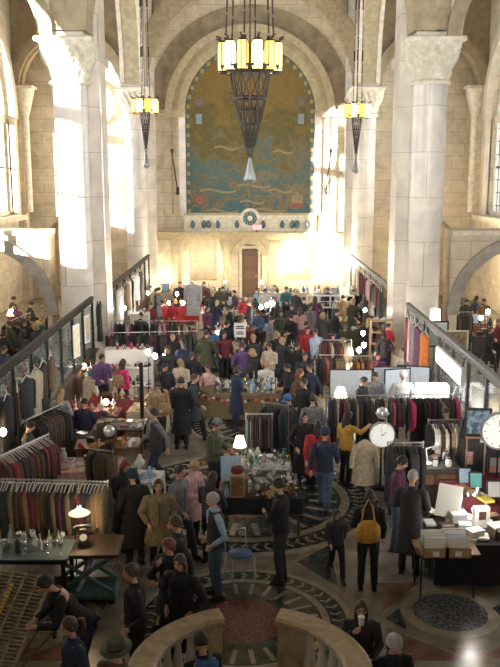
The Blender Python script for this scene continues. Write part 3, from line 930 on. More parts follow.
PEOPLE = []
def person(px, py, h, face, pose, style, top, bottom, hair, label, shirt=None, hat=None, hatc=None, skin=None, xy=None, z=0., headz=None):
    """px, py: pixel of the top of the head of someone h tall"""
    hh = (h if pose not in ('sit','sitdrink') else h-.45)
    if pose == 'bend': hh = h*.86
    x, y = xy if xy else at(px, py, hh+z)
    J = cached(('J', pose), pose_joints, pose)
    t = thing('person', label, 'person', (x, y, z), R(face), 'market visitors and sellers', h/1.78)
    link('body', cached(('b', pose), body_mesh, J), t, mats=[skin_d if skin else None])
    base = {'shirt': 'shirt', 'stripes': 'stripes'}.get(style, style)
    sh = cloth(shirt) if shirt else cloth('grey')
    nm = {'coat':'coat','longcoat':'coat','dress':'dress','vest':'vest','puffer':'jacket','jacket':'jacket','shirt':'shirt','stripes':'jumper'}[style]
    link(nm, cached(('u', pose, style), upper_mesh, J, style), t, mats=[cloth(top), sh, None])
    if style != 'dress' or True:
        link('trousers', cached(('l', pose), lower_mesh, J, ''), t, mats=[cloth(bottom)])
    for an in ('anL', 'anR'): link('shoe', cached(('s', pose, an), shoe_mesh, J, an), t, mats=[cloth('black')])
    if hair: 
        hs, hc = hair; link('hair', cached(('h', pose, hs), hair_mesh, J, hs), t, mats=[hairm(hc)])
    if hat: link('hat', cached(('k', pose, hat), hat_mesh, J, hat), t, mats=[cloth(hatc or 'black'), cloth('black')])
    PEOPLE.append((t, x, y, pose, h))
    return t
# ================================================================== furniture and goods
wood_d = mat('dark_wood', (.055,.032,.020), .5, noise=.35, nscale=6)
wood_m = mat('mid_wood', (.17,.085,.04), .5, noise=.3, nscale=6)
wood_l = mat('light_wood', (.38,.24,.12), .5, noise=.2, nscale=6)
white_p = mat('white_paint', (.75,.73,.70), .5)
paper = mat('paper', (.80,.78,.74), .7)
steel = mat('steel', (.45,.45,.47), .3, .9)
blackm = mat('black_metal', (.02,.02,.022), .4, .5)
brass = MATS['brass']
clear = mat('clear_glass', (.80,.88,.90), .05, alpha=.28, spec=.8)
bulb_w = mat('bulb_white', (1,.97,.9), .4, emit=28, ecol=(1,.93,.82))
bulb_a = mat('bulb_warm', (1,.8,.5), .4, emit=14, ecol=(1,.70,.38))
shade_w = mat('lit_lamp_shade', (.95,.85,.65), .7, emit=3.2, ecol=(1,.80,.50))

def paint(name): return mat('paint_'+name, C3(name), .45, noise=.12, nscale=9)

RECTS = []      # footprints of what already stands: (cx, cy, half w, half d, rz)
def _corners(r):
    c, s_ = math.cos(r[4]), math.sin(r[4])
    return [(r[0]+a*r[2]*c-b*r[3]*s_, r[1]+a*r[2]*s_+b*r[3]*c) for a, b in ((-1,-1),(1,-1),(1,1),(-1,1))]
def _hit(r1, r2):
    if abs(r1[0]-r2[0]) > r1[2]+r1[3]+r2[2]+r2[3] or abs(r1[1]-r2[1]) > r1[2]+r1[3]+r2[2]+r2[3]: return False
    c1, c2 = _corners(r1), _corners(r2)
    for a in (r1[4], r1[4]+math.pi/2, r2[4], r2[4]+math.pi/2):
        ax, ay = math.cos(a), math.sin(a)
        p = [x*ax+y*ay for x, y in c1]; q = [x*ax+y*ay for x, y in c2]
        if max(p) <= min(q)+1e-3 or max(q) <= min(p)+1e-3: return False
    return True
STEPS = sorted([(dy*.08, dx*.08) for dy in range(-24, 25) for dx in range(-9, 10)], key=lambda q: abs(q[0])+1.8*abs(q[1]))
BADP = []
def free(x, y, w, d, rz=0., name='', rad=None, keep=False):
    """nearest clear spot for a footprint, sliding mostly towards or away from the viewer"""
    if not keep:
        for dy, dx in STEPS:
            yy = y+dy; xx = x*yy/y+dx
            r = (xx, yy, w/2, d/2, rz)
            if not any(_hit(r, q) for q in RECTS): RECTS.append(r); return xx, yy
        BADP.append((name, round(x, 1), round(y, 1)))
    RECTS.append((x, y, w/2, d/2, rz)); return x, y

def make_table(label, x, y, w, d, h=.74, rz=0., style='wood', cl=None, group='market stall tables', clabel=None, oval=False, skirt=None, keep=False):
    x, y = free(x, y, w+.06, d+.06, rz, label, keep=keep)
    t = thing('table', label, 'table', (x, y, 0), rz, group)
    m = MB()
    if oval: m.lathe([(.5, h-.04), (.5, h)], n=40, sx=w, sy=d)
    else: m.box((0, 0, h-.02), (w, d, .04), bev=.008)
    tm = {'wood': wood_m, 'dark': wood_d, 'white': white_p, 'glass': clear}[style]
    m.build('tabletop', [tm], t)
    k = .36 if oval else .5
    for sx in (-1, 1):
        for sy in (-1, 1):
            m = MB(); m.box((0, 0, (h-.04)/2), (.05, .05, h-.04)); m.build('leg', [tm if style != 'glass' else steel], t, (sx*(w*k-.06), sy*(d*k-.06), 0))
    if cl:
        m = MB(); n = 40; vs = []; drop = skirt if skirt is not None else h-.06
        P = []
        if oval: P = [(w*.505*math.cos(2*math.pi*i/n), d*.505*math.sin(2*math.pi*i/n)) for i in range(n)]
        else:
            q = n//4
            for i in range(q): P.append((-w/2+w*i/q, -d/2))
            for i in range(q): P.append((w/2, -d/2+d*i/q))
            for i in range(q): P.append((w/2-w*i/q, d/2))
            for i in range(q): P.append((-w/2, d/2-d*i/q))
        for j in range(5):
            z = h+.006-drop*j/4
            for i, (a, b2) in enumerate(P):
                f = 1+.004+ (.018*j/4+.018*j/4*math.sin(i*1.9))*1.6
                vs.append((a*f, b2*f+(.0), z))
        fs = [tuple(range(n))]
        for j in range(4):
            for i in range(n): fs.append((j*n+i, (j+1)*n+i, (j+1)*n+(i+1)%n, j*n+(i+1)%n))
        m.add(vs, fs, 0, False)
        o = m.build('tablecloth', [cloth(cl)]); o.location = (x, y, 0); o.rotation_euler = (0, 0, rz)
        tag(o, clabel or ('%s cloth covering the ' % cl)+label[:60], 'tablecloth', 'stall table cloths')
    t['_top'] = h+(.008 if cl else 0)
    return (x, y, w, d, t['_top'], rz)

# ---- small goods: each builder returns list of (part name, mesh, default colour)
def G_box(k): 
    m = MB(); m.box((0,0,.06), (.22,.16,.12), bev=.006); l = MB(); l.box((0,0,.13), (.23,.17,.025), bev=.005); return [('box', m), ('lid', l)]
def G_book(k):
    m = MB(); m.box((0,0,.018), (.15,.21,.036), 0); m.box((.004,0,.018), (.148,.20,.028), 1); return [('book', m)]
def G_bottle(k):
    m = MB(); m.lathe([(.03,0),(.038,.02),(.038,.14),(.014,.19),(.013,.24)], n=10); c = MB(); c.cyl((0,0,.24),(0,0,.262),.016, n=8); return [('bottle', m), ('cap', c)]
def G_vase(k):
    m = MB(); m.lathe([(.04,0),(.075,.07),(.08,.13),(.045,.20),(.035,.24),(.055,.27),(.045,.268),(.028,.24)], n=14, caps=False); m.cyl((0,0,0),(0,0,.01),.04,n=12); return [('vase', m)]
def G_bowl(k):
    m = MB(); m.lathe([(.035,0),(.05,.015),(.10,.06),(.12,.085),(.112,.085),(.09,.06),(.04,.02),(.01,.018)], n=16, caps=False); return [('bowl', m)]
def G_candlestick(k):
    m = MB(); m.lathe([(.06,0),(.055,.015),(.02,.03),(.012,.08),(.025,.11),(.012,.14),(.012,.20),(.028,.23),(.02,.25)], n=12); c = MB(); c.cyl((0,0,.25),(0,0,.36),.011,.009,n=8); return [('candlestick', m), ('candle', c)]
def G_figurine(k):
    m = MB(); m.lathe([(.05,0),(.05,.02),(.03,.03)], n=12); m.sphere((0,0,.10), (.035,.03,.07)); m.sphere((0,-.005,.195), (.025,.025,.03)); m.tube([(.03,0,.14),(.06,-.02,.10),(.04,-.04,.07)], .010, 5); m.tube([(-.03,0,.14),(-.06,-.02,.16),(-.07,-.03,.21)], .010, 5); return [('figurine', m)]
def G_picture(k):
    m = MB(); T = Matrix.Rotation(-.25, 4, 'X'); m.T = T
    m.box((0,0,.16), (.26,.02,.32), 0, bev=.004); p = MB(); p.T = T; p.box((0,-.012,.16), (.20,.004,.26)); s = MB(); s.T = T; s.tube([(0,.012,.26),(0,.12,.03)], .008, 4); return [('picture_frame', m), ('print', p), ('stand', s)]
def G_plate(k):
    m = MB(); m.lathe([(.05,0),(.09,.008),(.125,.02),(.12,.024),(.08,.014),(.01,.01)], n=20, caps=False); return [('plate', m)]
def G_shoe(k):
    m = MB(); m.tube([(0,.10,.05),(0,.04,.055),(0,-.06,.035),(0,-.14,.025)], [.038,.045,.042,.025], 8); m.box((0,-.02,.008),(.08,.27,.016)); m.cyl((0,.09,0),(0,.09,.04),.028,n=8); return [('shoe', m)]
def G_handbag(k):
    m = MB(); m.lathe([(.10,0),(.14,.03),(.15,.12),(.12,.19),(.06,.20)], n=18, sy=.42); h = MB(); h.tube([(-.09,0,.18),(-.07,0,.28),(0,0,.32),(.07,0,.28),(.09,0,.18)], .008, 5); c = MB(); c.box((0,-.055,.17),(.03,.02,.03)); return [('bag_body', m), ('handle', h), ('clasp', c)]
def G_jar(k):
    m = MB(); m.lathe([(.05,0),(.058,.02),(.058,.10),(.04,.13),(.04,.14)], n=12); l = MB(); l.cyl((0,0,.14),(0,0,.165),.045,n=12); return [('jar', m), ('lid', l)]
def G_goblet(k):
    m = MB(); m.lathe([(.035,0),(.03,.006),(.006,.014),(.006,.09),(.03,.12),(.042,.17),(.038,.21),(.035,.21),(.036,.17),(.02,.125)], n=12, caps=False); return [('goblet', m)]
def G_clock(k):
    m = MB(); m.box((0,0,.10),(.18,.08,.20),bev=.01); m.lathe([(.08,.0),(.06,.04),(.0,.06)], (0,0,.20), n=12, sy=.5); f = MB(); f.cyl((0,-.046,.12),(0,-.040,.12),.065,n=20,mi=0); f.box((0,-.048,.14),(.006,.003,.05),1); f.box((.015,-.048,.12),(.04,.003,.006),1); return [('clock_case', m), ('clock_face', f)]
def G_radio(k):
    m = MB(); m.box((0,0,.09),(.28,.12,.18),bev=.02); d2 = MB(); d2.cyl((.08,-.07,.09),(.08,-.06,.09),.03,n=14); g = MB()
    for i in range(5): g.box((-.06,-.062,.04+.025*i),(.12,.006,.01))
    return [('radio_case', m), ('dial', d2), ('speaker_grille', g)]
def G_bust(k):
    m = MB(); m.lathe([(.06,0),(.05,.02),(.015,.03),(.015,.08),(.07,.12),(.085,.18),(.04,.23),(.03,.30)], n=14, sy=.7); n2 = MB(); n2.lathe([(.060,.165),(.066,.172),(.060,.179)], n=14, sy=.9); return [('display_bust', m), ('necklace', n2)]
def G_hat(k):
    m = MB(); m.lathe([(.15,0),(.155,.01),(.09,.018),(.085,.09),(.06,.115),(.02,.12)], n=20, sy=1.15); r = MB(); r.lathe([(.092,.02),(.092,.045),(.088,.045)], n=20, sy=1.15); return [('hat_body', m), ('hat_band', r)]
def G_scarf(k):
    m = MB(); m.box((0,0,.02),(.24,.18,.04),bev=.015); m.box((.005,.004,.055),(.22,.17,.035),bev=.015,rz=.06); return [('folded_cloth', m)]
def G_tray(k):
    m = MB(); m.box((0,0,.01),(.34,.24,.02)); 
    for sx,sy,w,d in ((0,-.115,.34,.012),(0,.115,.34,.012),(-.165,0,.012,.24),(.165,0,.012,.24)): m.box((sx,sy,.025),(w,d,.04))
    j = MB(); r = random.Random(5)
    g = [[(-.155+.31*a/12, -.105+.21*b2/8, .03+.012*math.sin(a*2.1)*math.cos(b2*2.4)) for a in range(13)] for b2 in range(9)]
    j.add([p for q in g for p in q], [(b2*13+a, b2*13+a+1, b2*13+a+14, b2*13+a+13) for b2 in range(8) for a in range(12)], 0)
    return [('tray', m), ('ring_cushion', j)]
GB = dict(box=G_box, book=G_book, bottle=G_bottle, vase=G_vase, bowl=G_bowl, candlestick=G_candlestick, figurine=G_figurine, picture=G_picture, plate=G_plate, shoe=G_shoe,
          handbag=G_handbag, jar=G_jar, goblet=G_goblet, clock=G_clock, radio=G_radio, bust=G_bust, hat=G_hat, scarf=G_scarf, tray=G_tray)
GNAME = dict(box='box', book='book', bottle='bottle', vase='vase', bowl='bowl', candlestick='candlestick', figurine='figurine', picture='framed_picture', plate='plate', shoe='shoe',
          handbag='handbag', jar='jar', goblet='goblet', clock='mantel_clock', radio='radio', bust='necklace_bust', hat='hat', scarf='folded_scarf', tray='ring_tray')
GRAD = dict(box=.15, book=.13, bottle=.05, vase=.09, bowl=.13, candlestick=.07, figurine=.08, picture=.15, plate=.13, shoe=.13, handbag=.15, jar=.07, goblet=.05, clock=.12, radio=.17, bust=.10, hat=.17, scarf=.14, tray=.2)
ACC = dict(box='brown', book='white', bottle='silver', candlestick='cream', figurine='gold', picture='lightblue', handbag='gold', jar='silver', clock='cream', radio='cream', bust='turquoise', hat='black', tray='silver')
SHINY = ('silver', 'gold')
def gmat(c):
    if c == 'glass': return clear
    if c in SHINY: return mat('polished_'+c, C3(c), .25, .9)
    return paint(c)
def goods(kind, x, y, z, col, where, rz=0., sc=1., group=None, acc=None, label=None):
    key = ('g', kind)
    if key not in CACHE: CACHE[key] = [(n, mb.mesh(n, [dark_iron, dark_iron])) for n, mb in GB[kind](0)]
    nm = GNAME[kind]; lab = label or ('%s %s %s' % (col, nm.replace('_', ' '), where))
    parts = CACHE[key]
    grp = group or ('%ss %s' % (nm.replace('_', ' '), where))
    am = gmat(acc or ACC.get(kind, 'grey'))
    if len(parts) == 1:
        o = link(nm, parts[0][1], None, (x, y, z), rz, sc, mats=[gmat(col), paper if kind == 'book' else am])
        return tag(o, lab, nm.replace('_', ' ').replace('framed picture', 'picture'), grp)
    t = thing(nm, lab, nm.replace('_', ' ').replace('framed picture', 'picture'), (x, y, z), rz, grp, sc)
    for i, (n, me) in enumerate(parts):
        link(n, me, t, mats=[gmat(col) if i == 0 else am, blackm])
    return t
FACE_CAM = {'picture', 'clock', 'radio', 'bust', 'figurine', 'handbag'}
def scatter(tb, kinds, cols, n, where, sc=1., seed=0, group=None, faces=0.):
    x, y, w, d, z, rz = tb; r = random.Random(seed*7+n); put = []
    ca, sa = math.cos(rz), math.sin(rz); tries = 0
    while len(put) < n and tries < n*30:
        tries += 1
        k = r.choice(kinds); s_ = sc*r.uniform(.85, 1.15); q = GRAD[k]*s_
        if w/2-q < 0 or d/2-q < 0: continue
        a, b2 = r.uniform(-w/2+q, w/2-q), r.uniform(-d/2+q, d/2-q)
        if any((a-p[0])**2+(b2-p[1])**2 < (q+p[2])**2*.95 for p in put): continue
        put.append((a, b2, q))
        f = faces+r.uniform(-.4, .4) if k in FACE_CAM else r.uniform(0, 6.28)
        goods(k, x+a*ca-b2*sa, y+a*sa+b2*ca, z, r.choice(cols), where, f, s_, group)

# ---- garments
def garment_mesh(kind, v=0):
    m = MB(); r = random.Random(v*13+len(kind)); n = 16
    L = dict(coat=1.05, jacket=.72, shirt=.74, dress=1.15, trousers=.95, fur=.9)[kind]
    th = dict(coat=.058, jacket=.055, shirt=.028, dress=.035, trousers=.03, fur=.10)[kind]
    secs = [(-.00, .035, .05), (-.025, .06, .09), (-.07, th*1.0, .205), (-.16, th, .215), (-.4, th*.95, .205), (-.62, th*1.0, .21), (-L, th*1.15, .24 if kind in ('coat','dress','fur') else .21)]
    if kind == 'trousers': secs = [(0, .02, .18), (-.1, th, .19), (-.5, th, .17), (-L, th*.9, .14)]
    vs = []
    ph = r.uniform(0, 6)
    for j, (z, a, b2) in enumerate(secs):
        for i in range(n):
            t = 2*math.pi*i/n; f = 1+.16*math.sin(t*5+ph+j*.3)*min(1, j/3)
            vs.append((a*f*math.cos(t), b2*(1+.03*math.sin(t*4+ph))*math.sin(t), z))
    fs = [tuple(range(n))]
    for j in range(len(secs)-1):
        for i in range(n): fs.append((j*n+i, (j+1)*n+i, (j+1)*n+(i+1)%n, j*n+(i+1)%n))
    m.add(vs, fs, 0, True)
    if kind in ('coat', 'jacket', 'shirt', 'fur'):
        k = 1. if kind != 'shirt' else .75
        for s_ in (-1, 1):
            m.tube([(0, s_*.16, -.07), (.0, s_*.225, -.12), (.01, s_*.25, -.3), (.015, s_*.245, -.62)], [.05*k, .060*k, .055*k, .045*k], 8)
    return m.mesh(kind, [dark_iron])
def hanger_mesh():
    m = MB()
    m.tube([(0, .2, -.05), (0, .06, .035), (0, 0, .05), (0, -.06, .035), (0, -.2, -.05)], .010, 4)
    m.tube([(0, 0, .045), (0, 0, .09), (.0, .025, .115), (0, .045, .09)], .006, 4)
    return m.mesh('hanger', [dark_iron])
GL = {'coat': 'coat', 'jacket': 'jacket', 'shirt': 'shirt', 'dress': 'dress', 'trousers': 'trousers', 'fur': 'fur_coat'}
def garment(kind, col, x, y, z, rz, label, group, sc=1., hanger='white'):
    v = rnd.randrange(3)
    me = cached(('gm', kind, v), garment_mesh, kind, v)
    o = link(GL[kind], me, None, (x, y, z-.115*sc), rz, sc, mats=[cloth(col)])
    link('hanger', cached('hanger', hanger_mesh), o, mats=[paint(hanger)])
    return tag(o, label, GL[kind].replace('_', ' '), group)

def rack(p0, p1, h, kinds, cols, n, where, label, hanger='black', fill=1., style='steel', skip=None, sc=1., keep=False):
    """clothing rack between two floor points"""
    a, b2 = Vector((*p0, 0)), Vector((*p1, 0)); d = b2-a; L = d.length; ang = math.atan2(d.y, d.x); c = (a+b2)/2
    nx, ny = free(c.x, c.y, L+.04, .56, ang, where, keep=keep)
    mv = Vector((nx-c.x, ny-c.y, 0)); a = a+mv; b2 = b2+mv; c = c+mv
    t = thing('clothes_rack', label, 'clothes rack', tuple(c), ang, 'clothes racks of the market')
    mm_ = steel if style == 'steel' else blackm
    m = MB(); m.cyl((-L/2, 0, h), (L/2, 0, h), .014, n=8); m.build('rail', [mm_], t)
    for s_ in (-1, 1):
        m = MB(); m.cyl((0, 0, .06), (0, 0, h+.03), .014, n=8); up = m.build('upright', [mm_], t, (s_*(L/2-.02), 0, 0))
        m = MB(); m.cyl((0, -.24, .05), (0, .24, .05), .014, n=8); m.sphere((0,-.24,.03), .03, 8, 5); m.sphere((0,.24,.03), .03, 8, 5); m.build('foot', [mm_], up)
    m = MB(); m.cyl((-L/2, 0, .12), (L/2, 0, .12), .012, n=6); m.build('lower_bar', [mm_], t)
    u = d.normalized(); r = random.Random(int(L*100)+n)
    for i in range(n):
        q = (i+.5+r.uniform(-.18, .18))/n*.94+.03
        if skip and skip[0] < q < skip[1]: continue
        p = a+u*L*q; k = r.choice(kinds); col = r.choice(cols)
        garment(k, col, p.x, p.y, h+.015, ang+r.uniform(-.16, .16), '%s %s hanging on the %s' % (col, GL[k].replace('_', ' '), where), 'clothes hanging on the %s' % where, sc=r.uniform(.93, 1.05)*sc, hanger=hanger)

# ---- lamps
def bulb_lamp(label, x, y, z, group, h=.0, r=.045, warm=False, power=0, col=(1,.9,.75)):
    """bare bulb on a slim stem standing on whatever is at z"""
    t = thing('lamp', label, 'lamp', (x, y, z), 0, group)
    if h: m = MB(); m.lathe([(.07,0),(.07,.015),(.012,.03)], n=12); m.cyl((0,0,.02),(0,0,h),.010,n=6); m.build('stem', [blackm], t)
    m = MB(); m.cyl((0,0,h),(0,0,h+.05),.02,n=8); m.build('socket', [blackm], t)
    m = MB(); m.sphere((0,0,h+.05+r*.9), (r,r,r*1.15), 12, 8); m.build('bulb', [bulb_a if warm else bulb_w], t)
    if power: point_light('lamp_light', (x, y, z+h+.15+r*2), power, col, .06)
    return t
def shade_lamp(label, x, y, z, group, h=.34, r=.14, power=0, base='brown'):
    t = thing('table_lamp', label, 'table lamp', (x, y, z), 0, group)
    m = MB(); m.lathe([(.07,0),(.06,.02),(.02,.04),(.045,.12),(.03,.20),(.012,.24),(.012,h)], n=14); m.build('base', [paint(base)], t)
    m = MB(); m.lathe([(r, h-.10), (r*.55, h+.12)], n=20, caps=False); m.lathe([(r*.97, h-.10), (r*.53, h+.12)], n=20, caps=False); m.build('lamp_shade', [shade_w], t)
    if power: point_light('lamp_light', (x, y, z+h+.22), power, (1,.78,.5), .06)
    return t
def desk_lamp(label, x, y, z, rz, power=12, col=blackm):
    t = thing('desk_lamp', label, 'desk lamp', (x, y, z), rz)
    m = MB(); m.lathe([(.09,0),(.09,.02),(.02,.03)], n=16); m.build('base', [col], t)
    m = MB(); m.tube([(0,0,.02),(.02,.06,.26),(.02,.02,.30),(-.02,-.20,.42)], .010, 6); m.sphere((.02,.05,.28), .02, 8, 5); m.build('arm', [col], t)
    m = MB(); m.lathe([(.03,.06),(.04,.02),(.085,-.06),(.08,-.06),(.03,.02)], n=18, caps=False); o = m.build('lamp_shade', [col], t, (-.02,-.21,.41))
    m = MB(); m.sphere((0,0,-.03), .035, 10, 6); m.build('bulb', [bulb_w], t, (-.02,-.21,.41))
    p = Matrix.Rotation(rz, 3, 'Z') @ V((-.02,-.21,.30))
    if power: point_light('lamp_light', (x+p.x, y+p.y, z+p.z), power, (1,.92,.8), .05)
    return t

def shelf_unit(label, x, y, w, d, h, n, rz, mt, kinds, cols, per, where, back=True):
    x, y = free(x, y, w, d, rz, label)
    t = thing('shelf_unit', label, 'shelf unit', (x, y, 0), rz, 'shelf units of the stalls')
    m = MB()
    for s_ in (-1, 1): MB().box((s_*(w/2-.015), 0, h/2), (.03, d, h)).build('side_panel', [mt], t)
    zs = [.08+(h-.12)*i/(n-1) for i in range(n)]
    for z in zs: MB().box((0, 0, z), (w-.06, d, .03)).build('shelf', [mt], t)
    if back: MB().box((0, d/2-.008, h/2), (w-.06, .015, h)).build('back_panel', [mt], t)
    for i, z in enumerate(zs):
        scatter((x, y, w-.08, d-.02, z+.016, rz), kinds, cols, per, where, sc=.85, seed=i+int(w*100))

def on(tb, px, py, e=.12):
    """spot on a table top near a pixel, kept inside the edges"""
    x, y, w, d, z, rz = tb
    X, Y = at(px, py, z); c, s_ = math.cos(rz), math.sin(rz)
    a, b2 = (X-x)*c+(Y-y)*s_, -(X-x)*s_+(Y-y)*c
    a = max(-w/2+e, min(w/2-e, a)); b2 = max(-d/2+e, min(d/2-e, b2))
    return (x+a*c-b2*s_, y+a*s_+b2*c)
# ================================================================== partitions between nave and aisles
glass_c = mat('partition_glass', (.20,.27,.26), .08, alpha=.30, spec=.8)
rail_m = mat('partition_rail', (.028,.023,.02), .8, spec=.2, noise=.3)
rail_g = mat('partition_rail_grey', (.12,.115,.11), .6, noise=.3)
def partition(label, sx, y0, y1, rm, hh):
    RECTS.append((sx*5.12, (y0+y1)/2, .20, (y1-y0)/2, 0))
    x = sx*5.12; t = thing('glass_partition', label, 'partition', (x, (y0+y1)/2, 0), 0, 'glazed partitions along the nave')
    L = y1-y0
    MB().box((0, 0, hh), (.13, L, .11), bev=.02).box((0, 0, hh-.11), (.07, L, .08)).build('top_rail', [rm], t)
    MB().box((0, 0, .45), (.12, L, .9)).box((0, 0, .93), (.34, L, .06), bev=.01).build('counter_panel', [wood_d], t)
    n = max(2, int(L/1.55))
    for i in range(n+1):
        yy = -L/2+.05+(L-.1)*i/n
        MB().box((0, 0, hh/2), (.08, .08, hh)).build('post', [rm], t, (0, yy, 0))
        if i < n:
            w = (L-.1)/n
            MB().box((0, 0, (.96+hh-.2)/2), (.012, w-.1, hh-.2-.98)).build('glass_panel', [glass_c], t, (0, yy+w/2, 0))
partition('dark glazed partition along the left side of the nave, nearer stretch', -1, 16.0, 26.9, rail_m, 2.62)
partition('dark glazed partition on the left behind the near column', -1, 30.4, 42.4, rail_m, 2.5)
partition('grey glazed partition along the right side of the nave, nearer stretch', 1, 16.0, 26.9, rail_g, 2.42)
partition('grey glazed partition on the right behind the near column', 1, 30.4, 42.4, rail_g, 2.5)

# ================================================================== curved stone balustrade of the stair
bal_m = mat('balustrade_limestone', (.40,.30,.18), .5, noise=.22, nscale=9)
CB = (0, 8.74)
for sx in (-1, 1):
    for yy in (YN+.75, YB-.4): RECTS.append((sx*5.9, yy, 1.05, 1.55 if yy < 30 else 1.3, 0))
    RECTS.append((sx*11.9, 20, .6, 24, 0)); RECTS.append((sx*6.9, YN+.65, .3, .5, 0)); RECTS.append((sx*11.6, YN+.65, .4, .5, 0))
RECTS.append((0, YB+.2, 13, .9, 0))
def balustrade(label, a0, a1):
    for i in range(8):
        a = a0+(a1-a0)*(i+.5)/8; RECTS.append((1.25*math.cos(a), 8.74+1.25*math.sin(a), .17, .20, a))
    t = thing('balustrade', label, 'balustrade', (CB[0], CB[1], 0), 0, 'curved stair balustrades')
    m = MB(); n = 30; vs = []
    for i in range(n+1):
        a = a0+(a1-a0)*i/n
        for r, z in ((1.10,.93), (1.08,.96), (1.08,1.0), (1.12,1.03), (1.38,1.03), (1.42,1.0), (1.42,.96), (1.40,.93)):
            vs.append((r*math.cos(a), r*math.sin(a), z))
    fs = []
    for i in range(n):
        for k in range(8): p = i*8+k; q = i*8+(k+1)%8; fs.append((p, q, q+8, p+8))
    fs += [tuple(range(7, -1, -1)), tuple(range(n*8, n*8+8))]
    m.add(vs, fs, 0); m.build('coping', [bal_m], t)
    m = MB(); m.ring(I4(0,0,0), 1.10, 1.40, .14, a0, a1, 30); m.build('plinth', [bal_m], t)
    s_ = 1 if a1 > a0 else -1
    for e in (a0+s_*.16, a1-s_*.16):
        MB().box((0, 0, .54), (.30, .30, .79), bev=.02).build('pedestal', [bal_m], t, (1.25*math.cos(e), 1.25*math.sin(e), 0)).rotation_euler = (0, 0, e)
    k = 6
    for i in range(k):
        a = a0+s_*.36+(a1-a0-s_*.72)*i/(k-1)
        MB().lathe([(.075,.14),(.075,.18),(.045,.2),(.05,.26),(.085,.36),(.08,.46),(.045,.66),(.04,.8),(.07,.85),(.07,.93)], n=14).build('baluster', [marb], t, (1.25*math.cos(a), 1.25*math.sin(a), 0))
balustrade('curved stone balustrade of the stair, left half, beside the visitor in the blue vest', R(107), R(192))
balustrade('curved stone balustrade of the stair, right half, beside the woman drinking', R(-12), R(73))
tag(MB().box((0,0,.21), (.9,.42,.42), bev=.02).build('stone_bench', [bal_m], None, (-.55, 9.0, 0)), 'low stone bench inside the curved balustrade under the visitor in the blue vest', 'bench')

# ================================================================== tables
def T(px, py, h=.74): return at(px, py, h)
GLASSY = ['glass','silver','teal','cream','brown','lightblue','gold','white']
TRINK = ['brown','cream','gold','maroon','silver','white','teal','mustard','black','red']
x, y = T(247,389)
tb = make_table('large oval glassware table in the centre with a flowered cloth', x, y, 2.55, 1.35, keep=True, oval=True, cl='khaki', clabel='khaki cloth draped over the large oval table')
x0,y0,w0,d0,z0,r0 = tb
scatter((x0,y0,1.9,1.0,z0,0), ['vase','bottle','goblet','bowl','jar','candlestick','figurine','bust'], GLASSY+['white','gold'], 74, 'on the large oval table', seed=1)
# festoon of coloured flowers round the skirt
m = MB(); cols = ['mustard','pink','white','green','red']
for i in range(46):
    a = math.pi+math.pi*i/45; m.sphere((1.33*math.cos(a), .71*math.sin(a), .60+.035*math.sin(i*1.1)), .045, 6, 4, i % 5)
o = m.build('flower_garland', [cloth(c) for c in cols]); o.location = (x0, y0, 0); tag(o, 'garland of coloured flowers pinned round the oval table', 'garland')
x, y = T(262,489)
tb = make_table('dark centre table crowded with jewellery and boxes', x, y, 1.45, 1.0, keep=True, style='dark', cl='black', clabel='black cloth on the crowded centre jewellery table', skirt=.3)
tbc = tb; xc, yc = tb[0], tb[1]
zt = tb[4]
t = thing('wooden_cabinet', 'small wooden cabinet standing at the left end of the centre table', 'cabinet', (*on(tbc,237,505,.16), zt))
MB().box((0,0,.21), (.27,.24,.42), bev=.01).build('cabinet_body', [wood_l], t); MB().box((0,-.125,.21), (.22,.012,.36), bev=.004).build('door', [wood_m], t); MB().sphere((.07,-.14,.22),.014,8,6).build('door_knob', [brass], t.children[-1] if t.children else t)
goods('picture', *on(tbc,232,470,.1), zt, 'lightblue', 'leaning behind the wooden cabinet', .1, 1.5)
goods('handbag', *on(tbc,237,505,.16), zt+.42, 'maroon', 'on top of the wooden cabinet', .1, .8)
goods('bottle', *on(tbc,222,514,.07), zt, 'lightblue', 'at the left end of the centre table', 0, 1.0)
scatter((xc+.2, yc, 1.0, .95, zt, 0), ['tray','bust','jar','box','figurine','goblet','bowl'], ['silver','black','teal','brown','glass','cream','gold'], 34, 'on the centre jewellery table', sc=.8, seed=3)
x, y = T(262,462)
tb = make_table('glass jewellery table behind the centre table', x, y, 1.2, .8, style='glass')
tbg = tb
scatter(tb, ['bust','figurine','jar','vase','goblet','bowl','clock'], ['silver','glass','white','teal','gold'], 30, 'on the glass jewellery table', sc=.85, seed=4)
shade_lamp('white-shaded lamp on the glass jewellery table', *on(tbg,240,452), .742, 'lit table lamps', power=6)
x, y = T(141,484)
tb = make_table('narrow white display table left of the walkers', x, y, .62, 1.5, rz=-.1, style='white', cl='white', clabel='white cloth over the narrow display table', skirt=.5)
scatter(tb, ['tray','box','bust','book'], ['silver','brown','white','black','lightblue'], 14, 'on the narrow white display table', seed=5)
goods('bust', *on(tb,144,466), .75, 'white', 'at the far end of the narrow white display table', .2, 1.2)
x, y = T(84,465)
tb = make_table('cloth-covered table of boxes behind the front left rack', x, y, 1.5, .9, rz=.05, cl='palepink', clabel='pale pink cloth under the boxes behind the front left rack')
scatter(tb, ['box','tray','shoe','box','book'], ['brown','white','tan','maroon','cream'], 20, 'on the pale pink cloth table', sc=.9, seed=6)
goods('vase', *on(tb,64,459), .75, 'white', 'on the pale pink cloth table', 0, .9)
